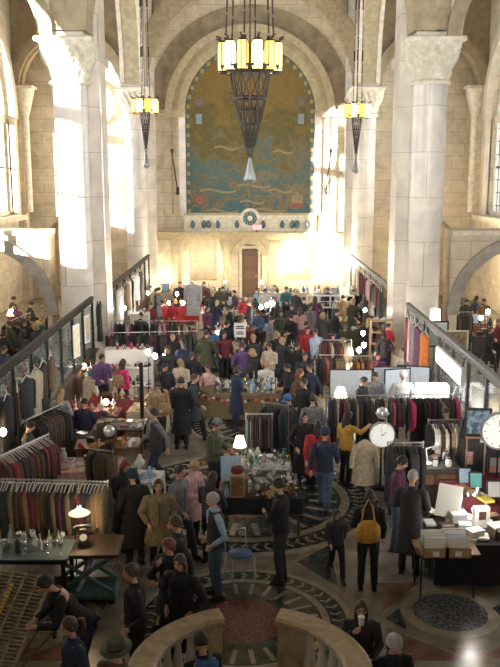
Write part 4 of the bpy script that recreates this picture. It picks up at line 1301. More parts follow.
# ================================================================== right: pictures, clocks, print table
xq, yq = T(484,484)
tb = make_table('dark red covered picture table at the right edge', xq, yq, 1.6, 1.3, keep=True, cl='maroon', clabel='dark red cloth over the picture table')
zt = tb[4]
for (px, py, col, lab) in ((465,478,'lightblue','standing at the near left of the dark red table'), (476,483,'turquoise','standing right of the first on the dark red table'), (494,492,'lightgrey','lying towards the right edge of the dark red table')):
    goods('picture', *at(px, py+6, .76), zt, 'black', lab, 0, 1.05, acc=col, label='%s print %s' % (col, lab), group='framed pictures of the picture stall')
for (px, py, col) in ((463,488,'orange'), (476,494,'cream'), (486,500,'yellow')):
    goods('book', *at(px, py, .76), zt, col, 'flat at the near edge of the dark red table', .3, 1.3)
# tall dark display boards with pictures
bx, by = at(484, 445, 1.3)
t = thing('display_board', 'tall dark display board of pictures at the right edge', 'display board', (bx+.08, by+.05, 0), -.12); RECTS.append((bx+.08, by+.05, .6, .12, -.12))
MB().box((0,0,1.0), (1.1,.05,1.5)).build('board_panel', [cloth('charcoal')], t)
for s_ in (-1,1): MB().box((s_*.53,0,.9), (.05,.08,1.8)).build('post', [blackm], t)
def hang_pic(lab, px, py, Y, w, h, fr, pc, group, rz=0., emit=None, cat='picture'):
    x, z = at_y(px, py, Y)
    t = thing('framed_picture', lab, cat, (x, Y, z), rz, group)
    m = MB(); k = .045
    for s_ in (-1,1): m.box((s_*(w/2-k/2),0,0), (k,.035,h)); m.box((0,0,s_*(h/2-k/2)), (w-2*k,.035,k))
    m.build('picture_frame', [fr], t)
    MB().box((0,.006,0), (w-2*k,.012,h-2*k)).build('print', [pc], t)
    return t, x, z
def print_mat(name, c1, c2):
    m = mat('print_'+name, c1, .5); nt = m.node_tree; b_ = nt.nodes['Principled BSDF']
    if not b_.inputs['Base Color'].is_linked:
        tc = nt.nodes.new('ShaderNodeTexCoord'); n = nt.nodes.new('ShaderNodeTexNoise'); n.inputs['Scale'].default_value = 9
        r = nt.nodes.new('ShaderNodeValToRGB'); r.color_ramp.elements[0].color = (*c1, 1); r.color_ramp.elements[1].color = (*c2, 1)
        r.color_ramp.elements[0].position = .42; r.color_ramp.elements[1].position = .58
        nt.links.new(tc.outputs['Object'], n.inputs['Vector']); nt.links.new(n.outputs['Fac'], r.inputs[0]); nt.links.new(r.outputs[0], b_.inputs['Base Color'])
    return m
dk_f = paint('charcoal')
yy = by+.10
hang_pic('blue city skyline picture in a wide dark frame above the picture stall', 478, 422, yy-.35, .52, .56, dk_f, print_mat('skyline', (.35,.5,.62), (.07,.13,.2)), 'framed pictures of the picture stall')
m = MB()
X_, Z_ = at_y(478, 422, yy-.35)
m.box((0,0,Z_-.3), (.46,.10,.04)); 
for s_ in (-1,1): m.box((s_*.18,.06,(Z_-.3)/2), (.03,.03,Z_-.3))
m.box((0,.06,.02), (.44,.3,.03))
tag(m.build('easel', [wood_l], None, (X_, yy-.36, 0)), 'wooden easel holding the blue skyline picture', 'easel')
hang_pic('pink picture on the dark board', 469, 458, yy-.10, .24, .36, dk_f, print_mat('pink', (.5,.2,.22), (.62,.45,.42)), 'framed pictures of the picture stall')
hang_pic('small pale blue picture above the dark red table', 488, 436, yy-.10, .30, .26, white_p, print_mat('pale', (.45,.58,.66), (.62,.68,.7)), 'framed pictures of the picture stall')
hang_pic('turquoise and red picture at the right edge', 495, 465, yy-.16, .30, .40, dk_f, print_mat('turq', (.2,.48,.52), (.6,.2,.15)), 'framed pictures of the picture stall')
# pictures hanging on the right partition and beyond
pt, X1, Z1 = hang_pic('dark-framed pale print with two small figures above the right partition', 436, 334, 24.0, .72, .78, blackm, print_mat('palegreen', (.55,.66,.68), (.72,.76,.74)), 'pictures near the right partition')
pt2, X2, Z2 = hang_pic('silver-framed gold picture above the right partition', 456, 341, 22.6, .68, .60, mat('silver_frame', (.62,.6,.55), .4, .2), print_mat('gold', (.36,.24,.08), (.14,.12,.10)), 'pictures near the right partition')
pt3, X3, Z3 = hang_pic('small cream picture hanging at the right column', 421, 331, 25.4, .34, .40, wood_l, print_mat('cream', (.6,.55,.45), (.5,.42,.32)), 'pictures near the right partition')
for (X_, Z_, Y_, w_, nm) in ((X1, Z1, 24.0, .5, 'pale print'), (X2, Z2, 22.6, .5, 'gold picture'), (X3, Z3, 25.4, .2, 'small cream picture')):
    m = MB()
    for s_ in (-1,1): m.cyl((s_*w_/2,.03,0), (s_*w_/2,.03,Z_+.2), .014, n=6)
    m.box((0,.03,.02), (w_+.1,.4,.03)); m.cyl((-w_/2,.03,Z_-.2), (w_/2,.03,Z_-.2), .012, n=6)
    tag(m.build('picture_stand', [blackm], None, (X_, Y_, 0)), 'tall black stand carrying the %s beyond the right partition' % nm, 'stand', 'black picture stands')
# lit white light box along the right partition
x0_, z0_ = at_y(451, 353, 19.9)
t = thing('light_box', 'long glowing white light box hanging below the right partition rail', 'light box', (4.86, 19.9, 2.0))
MB().box((0,0,0), (.10,2.6,.42), bev=.02).build('housing', [white_p], t)
MB().box((-.055,0,0), (.01,2.5,.36)).build('glowing_face', [mat('lightbox_face', (1,1,1), .5, emit=5, ecol=(.95,.97,1))], t)
MB().cyl((0,-1.1,.2),(0.1,-1.1,.45),.01,n=5).cyl((0,1.1,.2),(.1,1.1,.45),.01,n=5).build('hanger_wire', [blackm], t)
point_light('lightbox_light', (4.5, 19.9, 1.9), 40, (.95,.97,1), .3)
x, y = at(440, 390, 1.25); x -= .2; RECTS.append((x, y, .42, .25, 0)); t = thing('display_case', 'bright white glowing display case behind the long clothes rack', 'display case', (x, y, 0))
MB().box((0,0,1.2), (.78,.35,.40), bev=.01).build('lit_box', [mat('case_lit', (1,1,.98), .5, emit=2.4, ecol=(1,.98,.94))], t)
MB().box((0,0,.98), (.84,.4,.04)).box((0,0,.48), (.8,.36,.96)).build('case_base', [wood_d], t)
t = thing('display_screen', 'leaning white board right of the glowing display case', 'screen', (4.78, 19.0, 0), 1.25)
MB().box((0,0,.85), (.9,.03,1.5)).build('board', [white_p], t); MB().box((0,.1,.35), (.05,.3,.05)).box((-.35,0,.05),(.04,.3,.1)).box((.35,0,.05),(.04,.3,.1)).build('foot', [blackm], t)
# round clocks
def big_clock(lab, px, py, Y, r, group, stand=True, numerals=True):
    x, z = at_y(px, py, Y); t = thing('clock', lab, 'clock', (x, Y, z), 0, group)
    m = MB(); m.T = Matrix.Rotation(R(90), 4, 'X')
    m.lathe([(r*.94,.02),(r*.96,.045),(r*1.03,.04),(r*1.03,-.05),(r*.9,-.05)], n=40, caps=False); m.build('clock_rim', [paint('lightgrey')], t)
    MB().cyl((0,.03,0), (0,-.02,0), r*.97, n=40).build('clock_face', [mat('dial_white_glow', (.86,.86,.83), .5, emit=.4, ecol=(1,.98,.94))], t)  # faint glow added to the dial so it reads white in dim light
    m = MB()
    for k in range(12):
        a = R(90-30*k)
        c, s_ = math.cos(a), math.sin(a)
        m.cyl((r*.74*c,-.024,r*.74*s_), (r*.88*c,-.024,r*.88*s_), r*.022, n=4)
    for k in range(60):
        a = R(6*k); m.box((r*.92*math.cos(a), -.022, r*.92*math.sin(a)), (r*.012, .004, r*.012))
    m.cyl((0,-.03,0),(r*.35,-.03,r*.28),r*.03,n=5); m.cyl((0,-.03,0),(-r*.1,-.03,r*.66),r*.02,n=5); m.cyl((0,-.035,0),(0,-.02,0),r*.06,n=12)
    m.build('clock_hands', [blackm], t)
    if stand:
        m = MB(); m.cyl((0,.05,-z+.03),(0,.05,r*1.5),.02,n=8); m.lathe([(.22,0),(.22,.02),(.03,.05)], (0,.05,-z), n=20); m.build('stand', [blackm], t)
    return x, z
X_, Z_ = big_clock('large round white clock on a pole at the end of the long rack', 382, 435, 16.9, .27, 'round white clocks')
t = thing('globe', 'small silvery globe on top of the pole above the round clock', 'globe', (X_, 16.95, Z_+.46))
MB().sphere((0,0,0), .13, 16, 12).build('globe_ball', [mat('silver_glass', (.72,.75,.78), .12, .6)], t); MB().lathe([(.14,-.008),(.15,0),(.14,.008)], n=24, caps=False).build('meridian', [steel], t)
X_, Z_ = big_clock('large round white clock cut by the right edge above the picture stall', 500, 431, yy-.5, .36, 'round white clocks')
# cream dress on a stand
x, y = at(365, 440, 1.5)
RECTS.append((x, y, .26, .22, 0)); t = thing('dress_form', 'cream dress on a slim stand beneath the round clock', 'dress form', (x, y, 0))
m = MB(); m.lathe([(.24,.62),(.22,.9),(.15,1.12),(.17,1.28),(.20,1.38),(.10,1.46),(.05,1.5)], n=20, sy=.7); 
for s_ in (-1,1): m.tube([(s_*.17,0,1.37),(s_*.24,-.02,1.15),(s_*.25,-.03,.95)], [.06,.055,.05], 8)
m.build('dress', [cloth('cream')], t)
m = MB(); m.cyl((0,0,.02),(0,0,1.5),.015,n=6); m.lathe([(.2,0),(.2,.02),(.02,.04)], n=16); m.build('stand', [blackm], t)
# dark counter with lantern
x, y = T(422,464,.95); RECTS.append((x, y+.1, .72, .42, 0))
t = thing('counter', 'dark counter with drawers left of the picture stall', 'counter', (x, y+.1, 0))
MB().box((0,0,.45), (1.3,.7,.9), bev=.01).build('counter_body', [wood_d], t); MB().box((0,0,.925), (1.4,.78,.05), bev=.01).build('counter_top', [paint('charcoal')], t)
for i in range(3): dr = MB().box((-.42+.42*i,-.36,.72), (.38,.02,.2), bev=.004).build('drawer', [wood_m], t); MB().sphere((-.42+.42*i,-.385,.72),.02,8,6).build('drawer_knob', [brass], dr)
lx, ly = at(411,474,1.2); t = thing('lantern', 'small brown lantern with a burning light on the dark counter', 'lantern', (x-.28, y-.02, .95))
m = MB(); m.box((0,0,.02),(.2,.16,.04)); m.box((0,0,.36),(.2,.16,.04)); 
for sx in (-1,1):
    for sy in (-1,1): m.box((sx*.09,sy*.07,.19),(.02,.02,.32))
m.build('lantern_frame', [wood_m], t); MB().sphere((0,0,.2), .03, 8, 6).build('bulb', [bulb_a], t)
desk_lamp('white desk lamp bent over the dark counter', x+.12, y+.05, .95, R(40), 8, white_p)
scatter((x+.35, y+.1, .6, .6, .95, 0), ['box','book','jar'], ['lightgrey','white','black'], 5, 'on the dark counter', seed=91)

# print table, front right
zc = .76
xa, ya = at(470, 537, zc)
tb = make_table('black draped print table at the front right', xa+.35, ya+.25, 1.9, 1.05, keep=True, cl='black', clabel='long black cloth over the front right print table')
zt = tb[4]
cardb = mat('cardboard', (.38,.26,.13), .7)
def print_box(lab, px, py, w, n, seed):
    x, y = at(px, py, zt)
    t = thing('print_box', lab, 'box', (x, y, zt+ .0), 0, 'boxes of prints on the print table')
    m = MB(); d = .42; h = .17
    m.box((0,0,.008),(w,d,.016)); 
    for s_ in (-1,1): m.box((0,s_*(d/2-.006),h/2),(w,.012,h)); m.box((s_*(w/2-.006),0,h/2),(.012,d,h))
    m.build('box', [cardb], t); r = random.Random(seed)
    MB().box((0,-d/2-.004,h*.5), (.10,.004,.08)).build('price_card', [paper], t)
    for i in range(n):
        yy2 = -d/2+.04+(d-.08)*i/(n-1)
        o = link('print', cached('printc', lambda: MB().box((0,0,.15),(1,.006,.30)).mesh('print', [paper])), None, (x+r.uniform(-.01,.01), y+yy2, zt+.018), 0, (w*.82, 1, r.uniform(.85,1.05)), mats=[r.choice([paper, white_p, paint('lightblue'), paint('lightgrey'), paper])])
        o.rotation_euler = (-.12, 0, 0); tag(o, 'mounted print filed in the '+lab, 'print', 'prints in the '+lab)
print_box('left cardboard box of white prints', 433, 553, .40, 11, 1)
print_box('right cardboard box of white prints', 455, 553, .40, 10, 2)
# side wing carrying the boxes: small black easel table
xw, yw = at(445, 548, .72)
RECTS.append((xw, yw-.02, .52, .3, 0)); t = thing('side_table', 'small black-legged table carrying the cardboard boxes of prints', 'table', (xw, yw-.02, 0))
MB().box((0,0,.735),(.98,.55,.03)).build('tabletop', [wood_m], t)
for sx in (-1,1):
    for sy in (-1,1): MB().cyl((0,0,0),(0,0,.72),.016,n=8).build('leg', [blackm], t, (sx*.42, sy*.24, 0))
r = random.Random(3)
for i in range(26):
    px, py = r.uniform(428,505), r.uniform(512,541)
    x, y = at(px, py, zt)
    if px < 470 and py > 533: continue
    s_ = r.uniform(.8,1.5)
    k = r.choice(['book','box','book','scarf'])
    goods(k, x, y, zt+.001*i, r.choice(['white','white','lightgrey','cream','white','brown']), 'on the front right print table', r.uniform(-.4,.4), s_, acc='white')
x, y = at(482, 532, zt); t = thing('card_display', 'white card display stand with a small picture on the print table', 'display stand', (x, y+.1, zt+.05), .1)
MB().box((0,0,.18),(.26,.12,.36),bev=.01).build('stand_body', [white_p], t); MB().box((0,-.063,.22),(.12,.006,.14)).build('picture_card', [paint('brown')], t)
x, y = at(446, 520, zt); t = thing('print_rack', 'slanting white-framed print rack on the print table', 'rack', (x, y, zt+.05), -.5)
m = MB(); m.T = Matrix.Rotation(-.5, 4, 'X'); m.box((0,0,.28),(.42,.03,.56)); m.build('board', [white_p], t); MB().tube([(0,.0,.02),(0,.3,.0),(0,.26,.45)], .012, 5).build('strut', [wood_l], t)
desk_lamp('black-headed desk lamp shining on the print table', *at(459,512,zt), zt+.05, R(10), 26)
desk_lamp('silver desk lamp bent over the right end of the print table', *at(484,514,zt), zt+.05, R(-50), 26, steel)
point_light('print_table_light', (*at(478,500,1.4), 1.45), 22, (1,.95,.85), .1)

# ================================================================== left foreground
x, y = T(20, 549, .92); RECTS.append((x-.25, y, 1.08, .38, 0))
t = thing('glass_counter', 'glass-topped counter with bottles at the front left', 'counter', (x-.25, y, 0))
MB().box((0,0,.91), (2.1,.72,.02)).build('glass_top', [mat('counter_glass', (.10,.14,.15), .08, spec=.8)], t)
MB().box((0,0,.86), (2.06,.68,.06)).build('case_frame', [blackm], t)
for sx in (-1,1):
    for sy in (-1,1): MB().box((0,0,.42),(.06,.06,.84)).build('leg', [blackm], t, (sx*.97, sy*.28, 0))
MB().box((0,0,.3),(1.9,.6,.03)).build('lower_shelf', [wood_d], t)
scatter((x-.2, y, 1.9, .62, .922, 0), ['bottle','goblet','jar','goblet','bottle'], ['glass','glass','silver','glass','lightgrey'], 30, 'on the front left glass counter', seed=101)
goods('bottle', *at(18,548,1.0), .922, 'green', 'standing among clear glass on the front left counter', 0, 1.2)
# green scissor lift table with scale
x, y = at(85, 546, .86); RECTS.append((x, y, .6, .4, 0))
teal_p = mat('lift_teal_paint', (.09,.17,.16), .5, .3, noise=.3, nscale=9)
t = thing('lift_table', 'green scissor lift table with a dark top behind the man bending forward', 'table', (x, y, 0), .03)
MB().box((0,0,.85),(1.15,.75,.06),bev=.01).build('tabletop', [wood_d], t)
MB().box((0,0,.14),(1.0,.62,.10),bev=.02).build('base', [teal_p], t)
for s_ in (-1,1):
    MB().cyl((-.45,s_*.28,.2),(.45,s_*.28,.8),.035,n=8).build('scissor_arm', [teal_p], t)
    MB().cyl((.45,s_*.24,.2),(-.45,s_*.24,.8),.035,n=8).build('scissor_arm', [teal_p], t)
MB().cyl((0,-.3,.5),(0,.3,.5),.03,n=8).cyl((-.1,-.2,.2),(.15,-.0,.62),.04,n=8).build('pivot_rod', [steel], t)
for sx in (-1,1):
    for sy in (-1,1): MB().cyl((sx*.42,sy*.24-.02,.06),(sx*.42,sy*.24+.02,.06),.06,n=14).build('wheel', [blackm], t)
t = thing('telephone', 'old dark telephone standing on the lift table', 'telephone', (x-.02, y+.0, .88), .2, None, 1.15)
MB().box((0,0,.06),(.16,.2,.10),bev=.03).box((0,.02,.17),(.10,.08,.14),bev=.02).build('phone_body', [paint('charcoal')], t)
MB().cyl((0,-.05,.12),(0,-.075,.14),.05,n=18).build('dial', [paint('lightgrey')], t)
MB().tube([(-.12,.02,.24),(-.08,.02,.27),(.08,.02,.27),(.12,.02,.24)], [.03,.016,.016,.03], 8).build('handset', [paint('charcoal')], t)
# hanging work lamp with a flared white shade
x, y = at(76,520,1.2)
t = thing('work_lamp', 'lit flared white lamp shade on a slim stand before the front left rack', 'lamp', (x, y-.1, 0))
MB().lathe([(.14,0),(.14,.02),(.02,.04)], n=16).tube([(0,0,.02),(0,0,1.42),(.02,-.02,1.5),(.10,-.10,1.52)], .012, 6).build('stand', [blackm], t)
MB().lathe([(.03,1.52),(.04,1.48),(.17,1.40),(.16,1.395),(.03,1.46)], (.10,-.10,0), n=20, caps=False).build('lamp_shade', [mat('white_enamel', (.9,.85,.75), .4, emit=.9, ecol=(1,.85,.6))], t)
MB().sphere((.10,-.10,1.42), .045, 10, 8).build('bulb', [bulb_a], t)
point_light('lamp_light', (x+.1, y-.2, 1.32), 9, (1,.75,.45), .05)
# printing rack: slanted cabinet of small wooden blocks
x, y = at(14, 618, .6)
t = thing('type_rack', 'slanted wooden rack with rows of small blocks at the bottom left', 'rack', (x-.12, y, 0), R(-14)); RECTS.append((x-.12, y, .5, .8, R(-14)))
m = MB(); m.T = Matrix.Translation((0,0,.55)) @ Matrix.Rotation(.55, 4, 'X')
for i in range(5): m.box((-.40+.20*i,0,0),(.03,1.5,.06))
for j in range(26): m.box((0,-.72+.058*j,.0),(.8,.018,.05))
m.build('slatted_top', [mat('pale_slats', (.30,.24,.16), .6, noise=.3)], t)
m = MB(); m.T = Matrix.Translation((0,0,.60)) @ Matrix.Rotation(.55, 4, 'X')
for j in range(9): m.box((-.12,.02+.058*j,.01),(.05,.03,.03))
m.build('yellow_blocks', [paint('yellow')], t)
m = MB()
for sx in (-1,1):
    for yy3, hz in ((-.62,.24),(.62,.92)): m.box((sx*.4,yy3,hz/2),(.05,.05,hz))
    m.cyl((sx*.4,-.62,.12),(sx*.4,.62,.12),.02,n=6); m.cyl((sx*.4,-.62,.2),(sx*.4,.62,.5),.018,n=6)
m.build('rack_frame', [wood_d], t)
x, y = at(47,626,.05); t = thing('offering_plate', 'white plate of crumpled paper on the floor beside the printing rack', 'plate', (x, y, 0))
MB().lathe([(.08,.0),(.13,.012),(.15,.03),(.145,.03),(.09,.012)], n=20).build('plate_body', [mat('gold_plate', (.4,.28,.12), .5)], t)
MB().sphere((-.03,0,.06), (.06,.05,.045), 7, 5).sphere((.04,.02,.055), (.05,.05,.04), 6, 4).build('crumpled_paper', [paper], t)
tag(MB().box((0,0,.06),(.34,.2,.05),bev=.01).box((0,0,.015),(.30,.16,.03)).build('wooden_tray', [wood_m], None, (*at(72,615,.03),0)), 'flat wooden tray on the floor behind the plate', 'tray')
tag(MB().lathe([(.18,0),(.22,.05),(.2,.5),(.16,.55)], n=18).build('basket', [wood_d], None, (*at(125,520,.1),0)), 'dark basket on the floor near the front rack end', 'basket')
# tall dark post in the left stalls
x, y = at(86,470,.7)
t = thing('coat_stand', 'tall dark post with a crystal ball finial in the left stalls', 'stand', (*at(142,402,1.0),0))
MB().box((0,0,1.0),(.09,.09,2.0)).lathe([(.22,0),(.2,.03),(.06,.06)], n=16).build('post', [blackm], t)
t = thing('globe', 'silvery mirror ball on the table of boxes at the left', 'globe', (*at(109,430,1.3),0))
MB().sphere((0,0,1.28), .13, 16, 12).build('mirror_ball', [mat('silver_glass', (.72,.75,.78), .12, .6)], t); MB().cyl((0,0,0),(0,0,1.16),.02,n=8).lathe([(.18,0),(.18,.02),(.02,.05)],n=14).build('stand', [blackm], t)
# white bust in the left aisle glass and posters on the left partition
x, z = at_y(35,372,20.5)
t = thing('bust', 'white plaster bust seen through the left partition glass', 'bust', (-5.55, 20.6, 0))
MB().lathe([(.11,.98),(.10,1.02),(.05,1.08),(.06,1.16),(.17,1.26),(.19,1.38),(.08,1.46),(.06,1.52)], n=16, sy=.6).sphere((0,0,1.62),(.085,.10,.12),12,8).build('figure', [white_p], t)
MB().box((0,0,.49),(.3,.3,.98)).build('pedestal', [wood_d], t)
for (px, py, Y, w, h, nm, c1, c2) in ((70,341,23.6,.42,.95,'yellow and white poster on the left partition, the nearer one',(.6,.5,.2),(.75,.73,.66)), (82,329,25.2,.36,.85,'grey and gold poster on the left partition, the farther one',(.35,.36,.34),(.6,.45,.18))):
    z = at_y(px, py, Y)[1]; t = thing('poster', nm, 'poster', (-4.98, Y, z), R(78), 'posters on the left partition')
    MB().box((0,0,0),(w,.03,h)).build('frame', [white_p], t); MB().box((0,-.018,0),(w-.1,.008,h-.12)).build('print', [print_mat(nm[:6], c1, c2)], t)
# sign card held up on a pole
x, z = at_y(240,330,26.0)
t = thing('sign', 'white card sign on a thin pole beside the man in purple', 'sign', (x, 26.0, 0))
MB().cyl((0,0,0),(0,0,z+.1),.012,n=6).lathe([(.2,0),(.2,.02),(.02,.04)],n=14).build('pole', [blackm], t)
MB().box((0,-.02,z),(.36,.02,.46),bev=.004).build('card', [white_p], t)
m = MB()
for k, (w, dz) in enumerate(((.24,.12),(.28,.06),(.2,-.06),(.24,-.12))): m.box((0,-.034,z+dz),(w,.004,.035))
m.build('writing', [paint('black')], t)
# grey coat on a pole
x, z = at_y(193,303,31.0); t = thing('coat_on_pole', 'grey-blue long coat displayed high on a pole in the far left', 'coat', (x, 31.0, 0))
MB().cyl((0,0,0),(0,0,2.5),.018,n=6).lathe([(.22,0),(.22,.02),(.02,.04)],n=14).build('pole', [blackm], t)
o = link('coat_body', cached(('gm','coat',1), garment_mesh, 'coat', 1), t, (0,0,2.55), R(90), 1.15, mats=[cloth('lightgrey')])
# blue trolley by the vest man
x, y = at(240,562,.3); RECTS.append((x, y, .24, .24, 0)); t = thing('folding_chair', 'light metal chair with a blue seat beneath the centre table', 'chair', (x, y, 0), .4)
for s_ in (-1,1):
    MB().tube([(s_*.19,-.18,0),(s_*.19,-.16,.42),(s_*.19,.14,.44),(s_*.19,.22,0)], .011, 6).build('leg', [steel], t)
MB().lathe([(.02,.43),(.2,.44),(.2,.465),(.02,.47)], n=20).build('seat', [paint('blue')], t)
MB().tube([(-.19,.17,.44),(-.18,.22,.78),(.18,.22,.78),(.19,.17,.44)], .011, 6).build('backrest', [steel], t)

# ================================================================== clothes racks
def prack(a, b2, h, *args, **k): rack(at(a[0], a[1], h), at(b2[0], b2[1], h), h, *args, **k)
DK = ['black','charcoal','brown','black','olive','navy','black','maroon','plum','charcoal']
MX = ['black','brown','maroon','cream','tan','charcoal','black','olive','white','plum','navy','charcoal','brown','black']
prack((-6,479),(109,482), 1.6, ['coat','jacket','coat'], DK+['tan','brown','khaki'], 30, 'front left rack below the slanting one', 'long steel clothes rack at the front left full of dark coats', hanger='white')
prack((-4,458),(49,434), 1.65, ['jacket','coat'], ['red','maroon','brown','brown','black','charcoal','maroon'], 19, 'slanting rack at the left edge', 'slanting clothes rack at the left edge with white hangers', hanger='white')
prack((103,333),(197,331), 1.6, ['jacket','coat'], DK+['maroon'], 28, 'nearer far-left rack', 'far left clothes rack of dark jackets, the nearer of two rows')
prack((106,321),(193,321), 1.6, ['shirt','jacket'], DK+['palepink','tan'], 20, 'farther far-left rack', 'far left clothes rack, the farther of two rows')
prack((336,396),(472,394), 1.6, ['coat','jacket','shirt','dress'], MX+['pink'], 40, 'long rack right of the centre', 'long clothes rack of many colours right of the centre', sc=.95)
prack((388,431),(424,431), 1.6, ['coat'], ['black','charcoal','black'], 8, 'short dark rack beside the clock', 'short clothes rack of black coats beside the round clock')
prack((426,432),(466,431), 1.6, ['coat','jacket'], ['brown','black','tan','white','charcoal'], 11, 'right rack beside the picture stall', 'clothes rack of brown and black coats beside the picture stall')
prack((316,355),(345,355), 1.7, ['jacket','coat'], ['brown','black','tan','maroon'], 10, 'brown rack behind the centre aisle', 'clothes rack of brown leather beside the centre aisle')
prack((320,340),(352,340), 1.7, ['jacket'], ['maroon','black','brown','cream'], 10, 'rack behind the hat stand', 'clothes rack of short jackets behind the hat stand')
prack((352,356),(372,356), 1.75, ['shirt'], ['orange','brown','black'], 7, 'rack under the warm bulbs', 'small clothes rack under the warm bulbs')
prack((244,431),(274,431), 1.55, ['trousers'], ['maroon','charcoal','teal','black','grey'], 12, 'little tie rack above the centre table', 'little rack of dark ties and scarves above the centre table', sc=.75)
prack((262,420),(290,424), 1.6, ['coat'], ['black','charcoal'], 7, 'black rack behind the centre table', 'clothes rack of black coats behind the centre table')
prack((88,437),(113,440), 1.35, ['fur'], ['brown','brown','black'], 6, 'low fur rack on the left', 'low clothes rack of round brown furs left of the dark-haired walkers', sc=.75)
prack((3,420),(40,404), 1.6, ['jacket','coat'], ['black','charcoal','brown'], 10, 'dark rack along the left partition', 'clothes rack of dark coats along the left partition')
# tall dresses and coats hung from the partitions
def hung(sx, lst, rail, where, off=.16):
    for (Y, kind, col) in lst:
        garment(kind, col, sx*(5.12-off-.05), Y, rail, R(180)+rnd.uniform(-.3,.3), '%s %s hanging from the %s' % (col, GL[kind].replace('_',' '), where), 'clothes hanging from the %s' % where, sc=1.2)
hung(-1, [(31.2+.66*i, ('dress','coat','dress','fur')[i%4], ('white','cream','charcoal','tan','white','black','cream')[i%7]) for i in range(11)], 2.42, 'far left partition')
hung(1, [(31.0+.66*i, ('coat','dress','jacket')[i%3], ('charcoal','brown','maroon','black','tan','palepink')[i%6]) for i in range(11)], 2.42, 'far right partition')
hung(1, [(24.2, 'dress', 'plum'), (24.7, 'dress', 'grey'), (25.3, 'coat', 'palepink'), (23.6, 'dress', 'black'), (23.1, 'dress', 'orange'), (25.8, 'dress', 'maroon')], 2.3, 'right partition by the near column')
hung(-1, [(26.2, 'coat', 'black')], 2.75, 'left partition at the near column', .3)
hung(-1, [(16.4+.75*i, ('coat','dress','jacket')[i%3], ('black','brown','charcoal','cream')[i%4]) for i in range(6)], 2.3, 'near left partition')

for i, (px, py, w, d, rz, n, ks) in enumerate([
    (46,401,1.7,.8,.1,24,'trinket'), (88,412,1.6,.8,0,22,'trinket'), (120,424,1.2,.9,0,16,'books'), (75,432,1.4,.7,.1,15,'shoes'),
    (115,398,1.3,.7,0,18,'trinket'), (60,380,1.3,.7,.15,14,'bags'), (148,405,.9,.9,-.1,14,'books')]):
    x, y = T(px, py)
    nm = ('front-left trinket table under the bulbs', 'left trinket table beside the seated man in navy', 'book table near the tall dark post', 'shoe table behind the slanting rack', 'low table by the white shelf', 'bag table beside the left partition', 'tray table behind the man in the vest')[i]
    tb = make_table(nm, x, y, w, d, rz=rz, style=('dark','wood')[i%2], cl=(None,'maroon',None,None,'maroon','teal','cream')[i])
    K = {'trinket': ['box','figurine','candlestick','jar','bowl','vase','bust','clock'], 'books': ['book','box','tray','plate'], 'shoes': ['shoe','box','hat'], 'bags': ['handbag','hat','scarf']}[ks]
    scatter(tb, K, TRINK+['white','lightgrey'], n, 'on the '+nm, sc=.9, seed=10+i)
# far tables in rows
far = [(266,352,2.0,.8,'glassware table behind the oval table'), (225,349,1.4,.8,'lamp table left of the far aisle'), (262,331,1.7,.8,'third table row from the oval table'), (232,327,1.3,.7,'small china table near the card sign'),
       (252,315,1.8,.7,'fourth centre table row'), (236,305,1.6,.7,'fifth centre table row'), (265,301,1.3,.7,'fifth centre table row, right end'), (180,306,2.0,.8,'red-lit stall table at the far left'), (214,312,1.2,.7,'table beside the hanging grey coat'),
       (340,322,1.6,.7,'hat stall table below the right partition'), (331,305,1.9,.7,'far right table under the white lattice'), (362,305,1.2,.7,'table of bags by the far right partition'), (355,330,1.2,.7,'shoe table behind the bulbs')]
for i, (px, py, w, d, nm) in enumerate(far):
    x, y = T(px, py); tb = make_table(nm, x, y, w, d, cl=('black','cream','maroon','white','navy','olive','teal')[i%7] if i != 7 else 'red')
    K = (['vase','goblet','bottle','bowl','plate','candlestick','figurine'] if i in (0,3,4) else ['hat','scarf','handbag'] if i in (9,11) else ['shoe','box'] if i == 12 else ['box','figurine','clock','radio','jar','book','picture','bust'])
    scatter(tb, K, GLASSY+TRINK, 14 if w < 1.5 else 20, 'on the '+nm, seed=30+i, sc=1.1)
for i, px in enumerate((165, 192, 219, 268, 297, 326)):
    x, y = T(px, 292.5)
    nm = ('back counter table under the left sconce', 'back counter table under the left niche', 'back counter table left of the door', 'back counter table right of the door', 'back counter table under the right niche', 'back counter table by the right column')[i]
    tb = make_table(nm, x, y, 1.25, .7, cl=('cream','white','olive','white','cream','lightgrey')[i], h=.76)
    scatter(tb, ['box','jar','bottle','clock','picture','bowl','vase','hat'], ['white','cream','brown','lightgrey','teal','blue','mustard'], 8, 'on the '+nm, seed=60+i, sc=1.25)
    bulb_lamp('bright bulb lamp on the '+nm, x+.3*(-1)**i, y+.22, .77, 'bulb lamps on the back counter', h=.35, r=.07, power=(10,25,6,14,20,16)[i])
# aisle tables
for i, (px, py, nm) in enumerate([(20,335,'table with lit lamps in the left aisle'), (42,330,'table beside the stone arch in the left aisle'), (472,325,'dark table in the right aisle'), (450,318,'table under the right aisle arch'), (492,335,'table at the right edge behind the partition')]):
    x, y = T(px, py); tb = make_table(nm, x, y, 1.5, .8, cl=('cream','brown','brown','maroon','charcoal')[i])
    scatter(tb, ['box','picture','jar','clock','vase','handbag'], TRINK, 9, 'on the '+nm, seed=80+i, sc=1.2)
prack((6,322),(30,312), 1.65, ['coat','jacket'], ['brown','black','tan','charcoal'], 9, 'rack in the left aisle', 'clothes rack of dark coats in the left aisle')
prack((452,312),(478,312), 1.65, ['coat','jacket'], ['brown','maroon','black'], 9, 'rack in the right aisle', 'clothes rack of brown coats in the right aisle')
x, y = T(14,326); shade_lamp('lit cream-shaded lamp in the left aisle, the taller one', x, y-.2, .75, 'lit table lamps', h=.55, r=.2, power=14)
x, y = T(25,330); shade_lamp('lit cream-shaded lamp in the left aisle, the shorter one', x, y-.1, .75, 'lit table lamps', h=.38, r=.16, power=9)
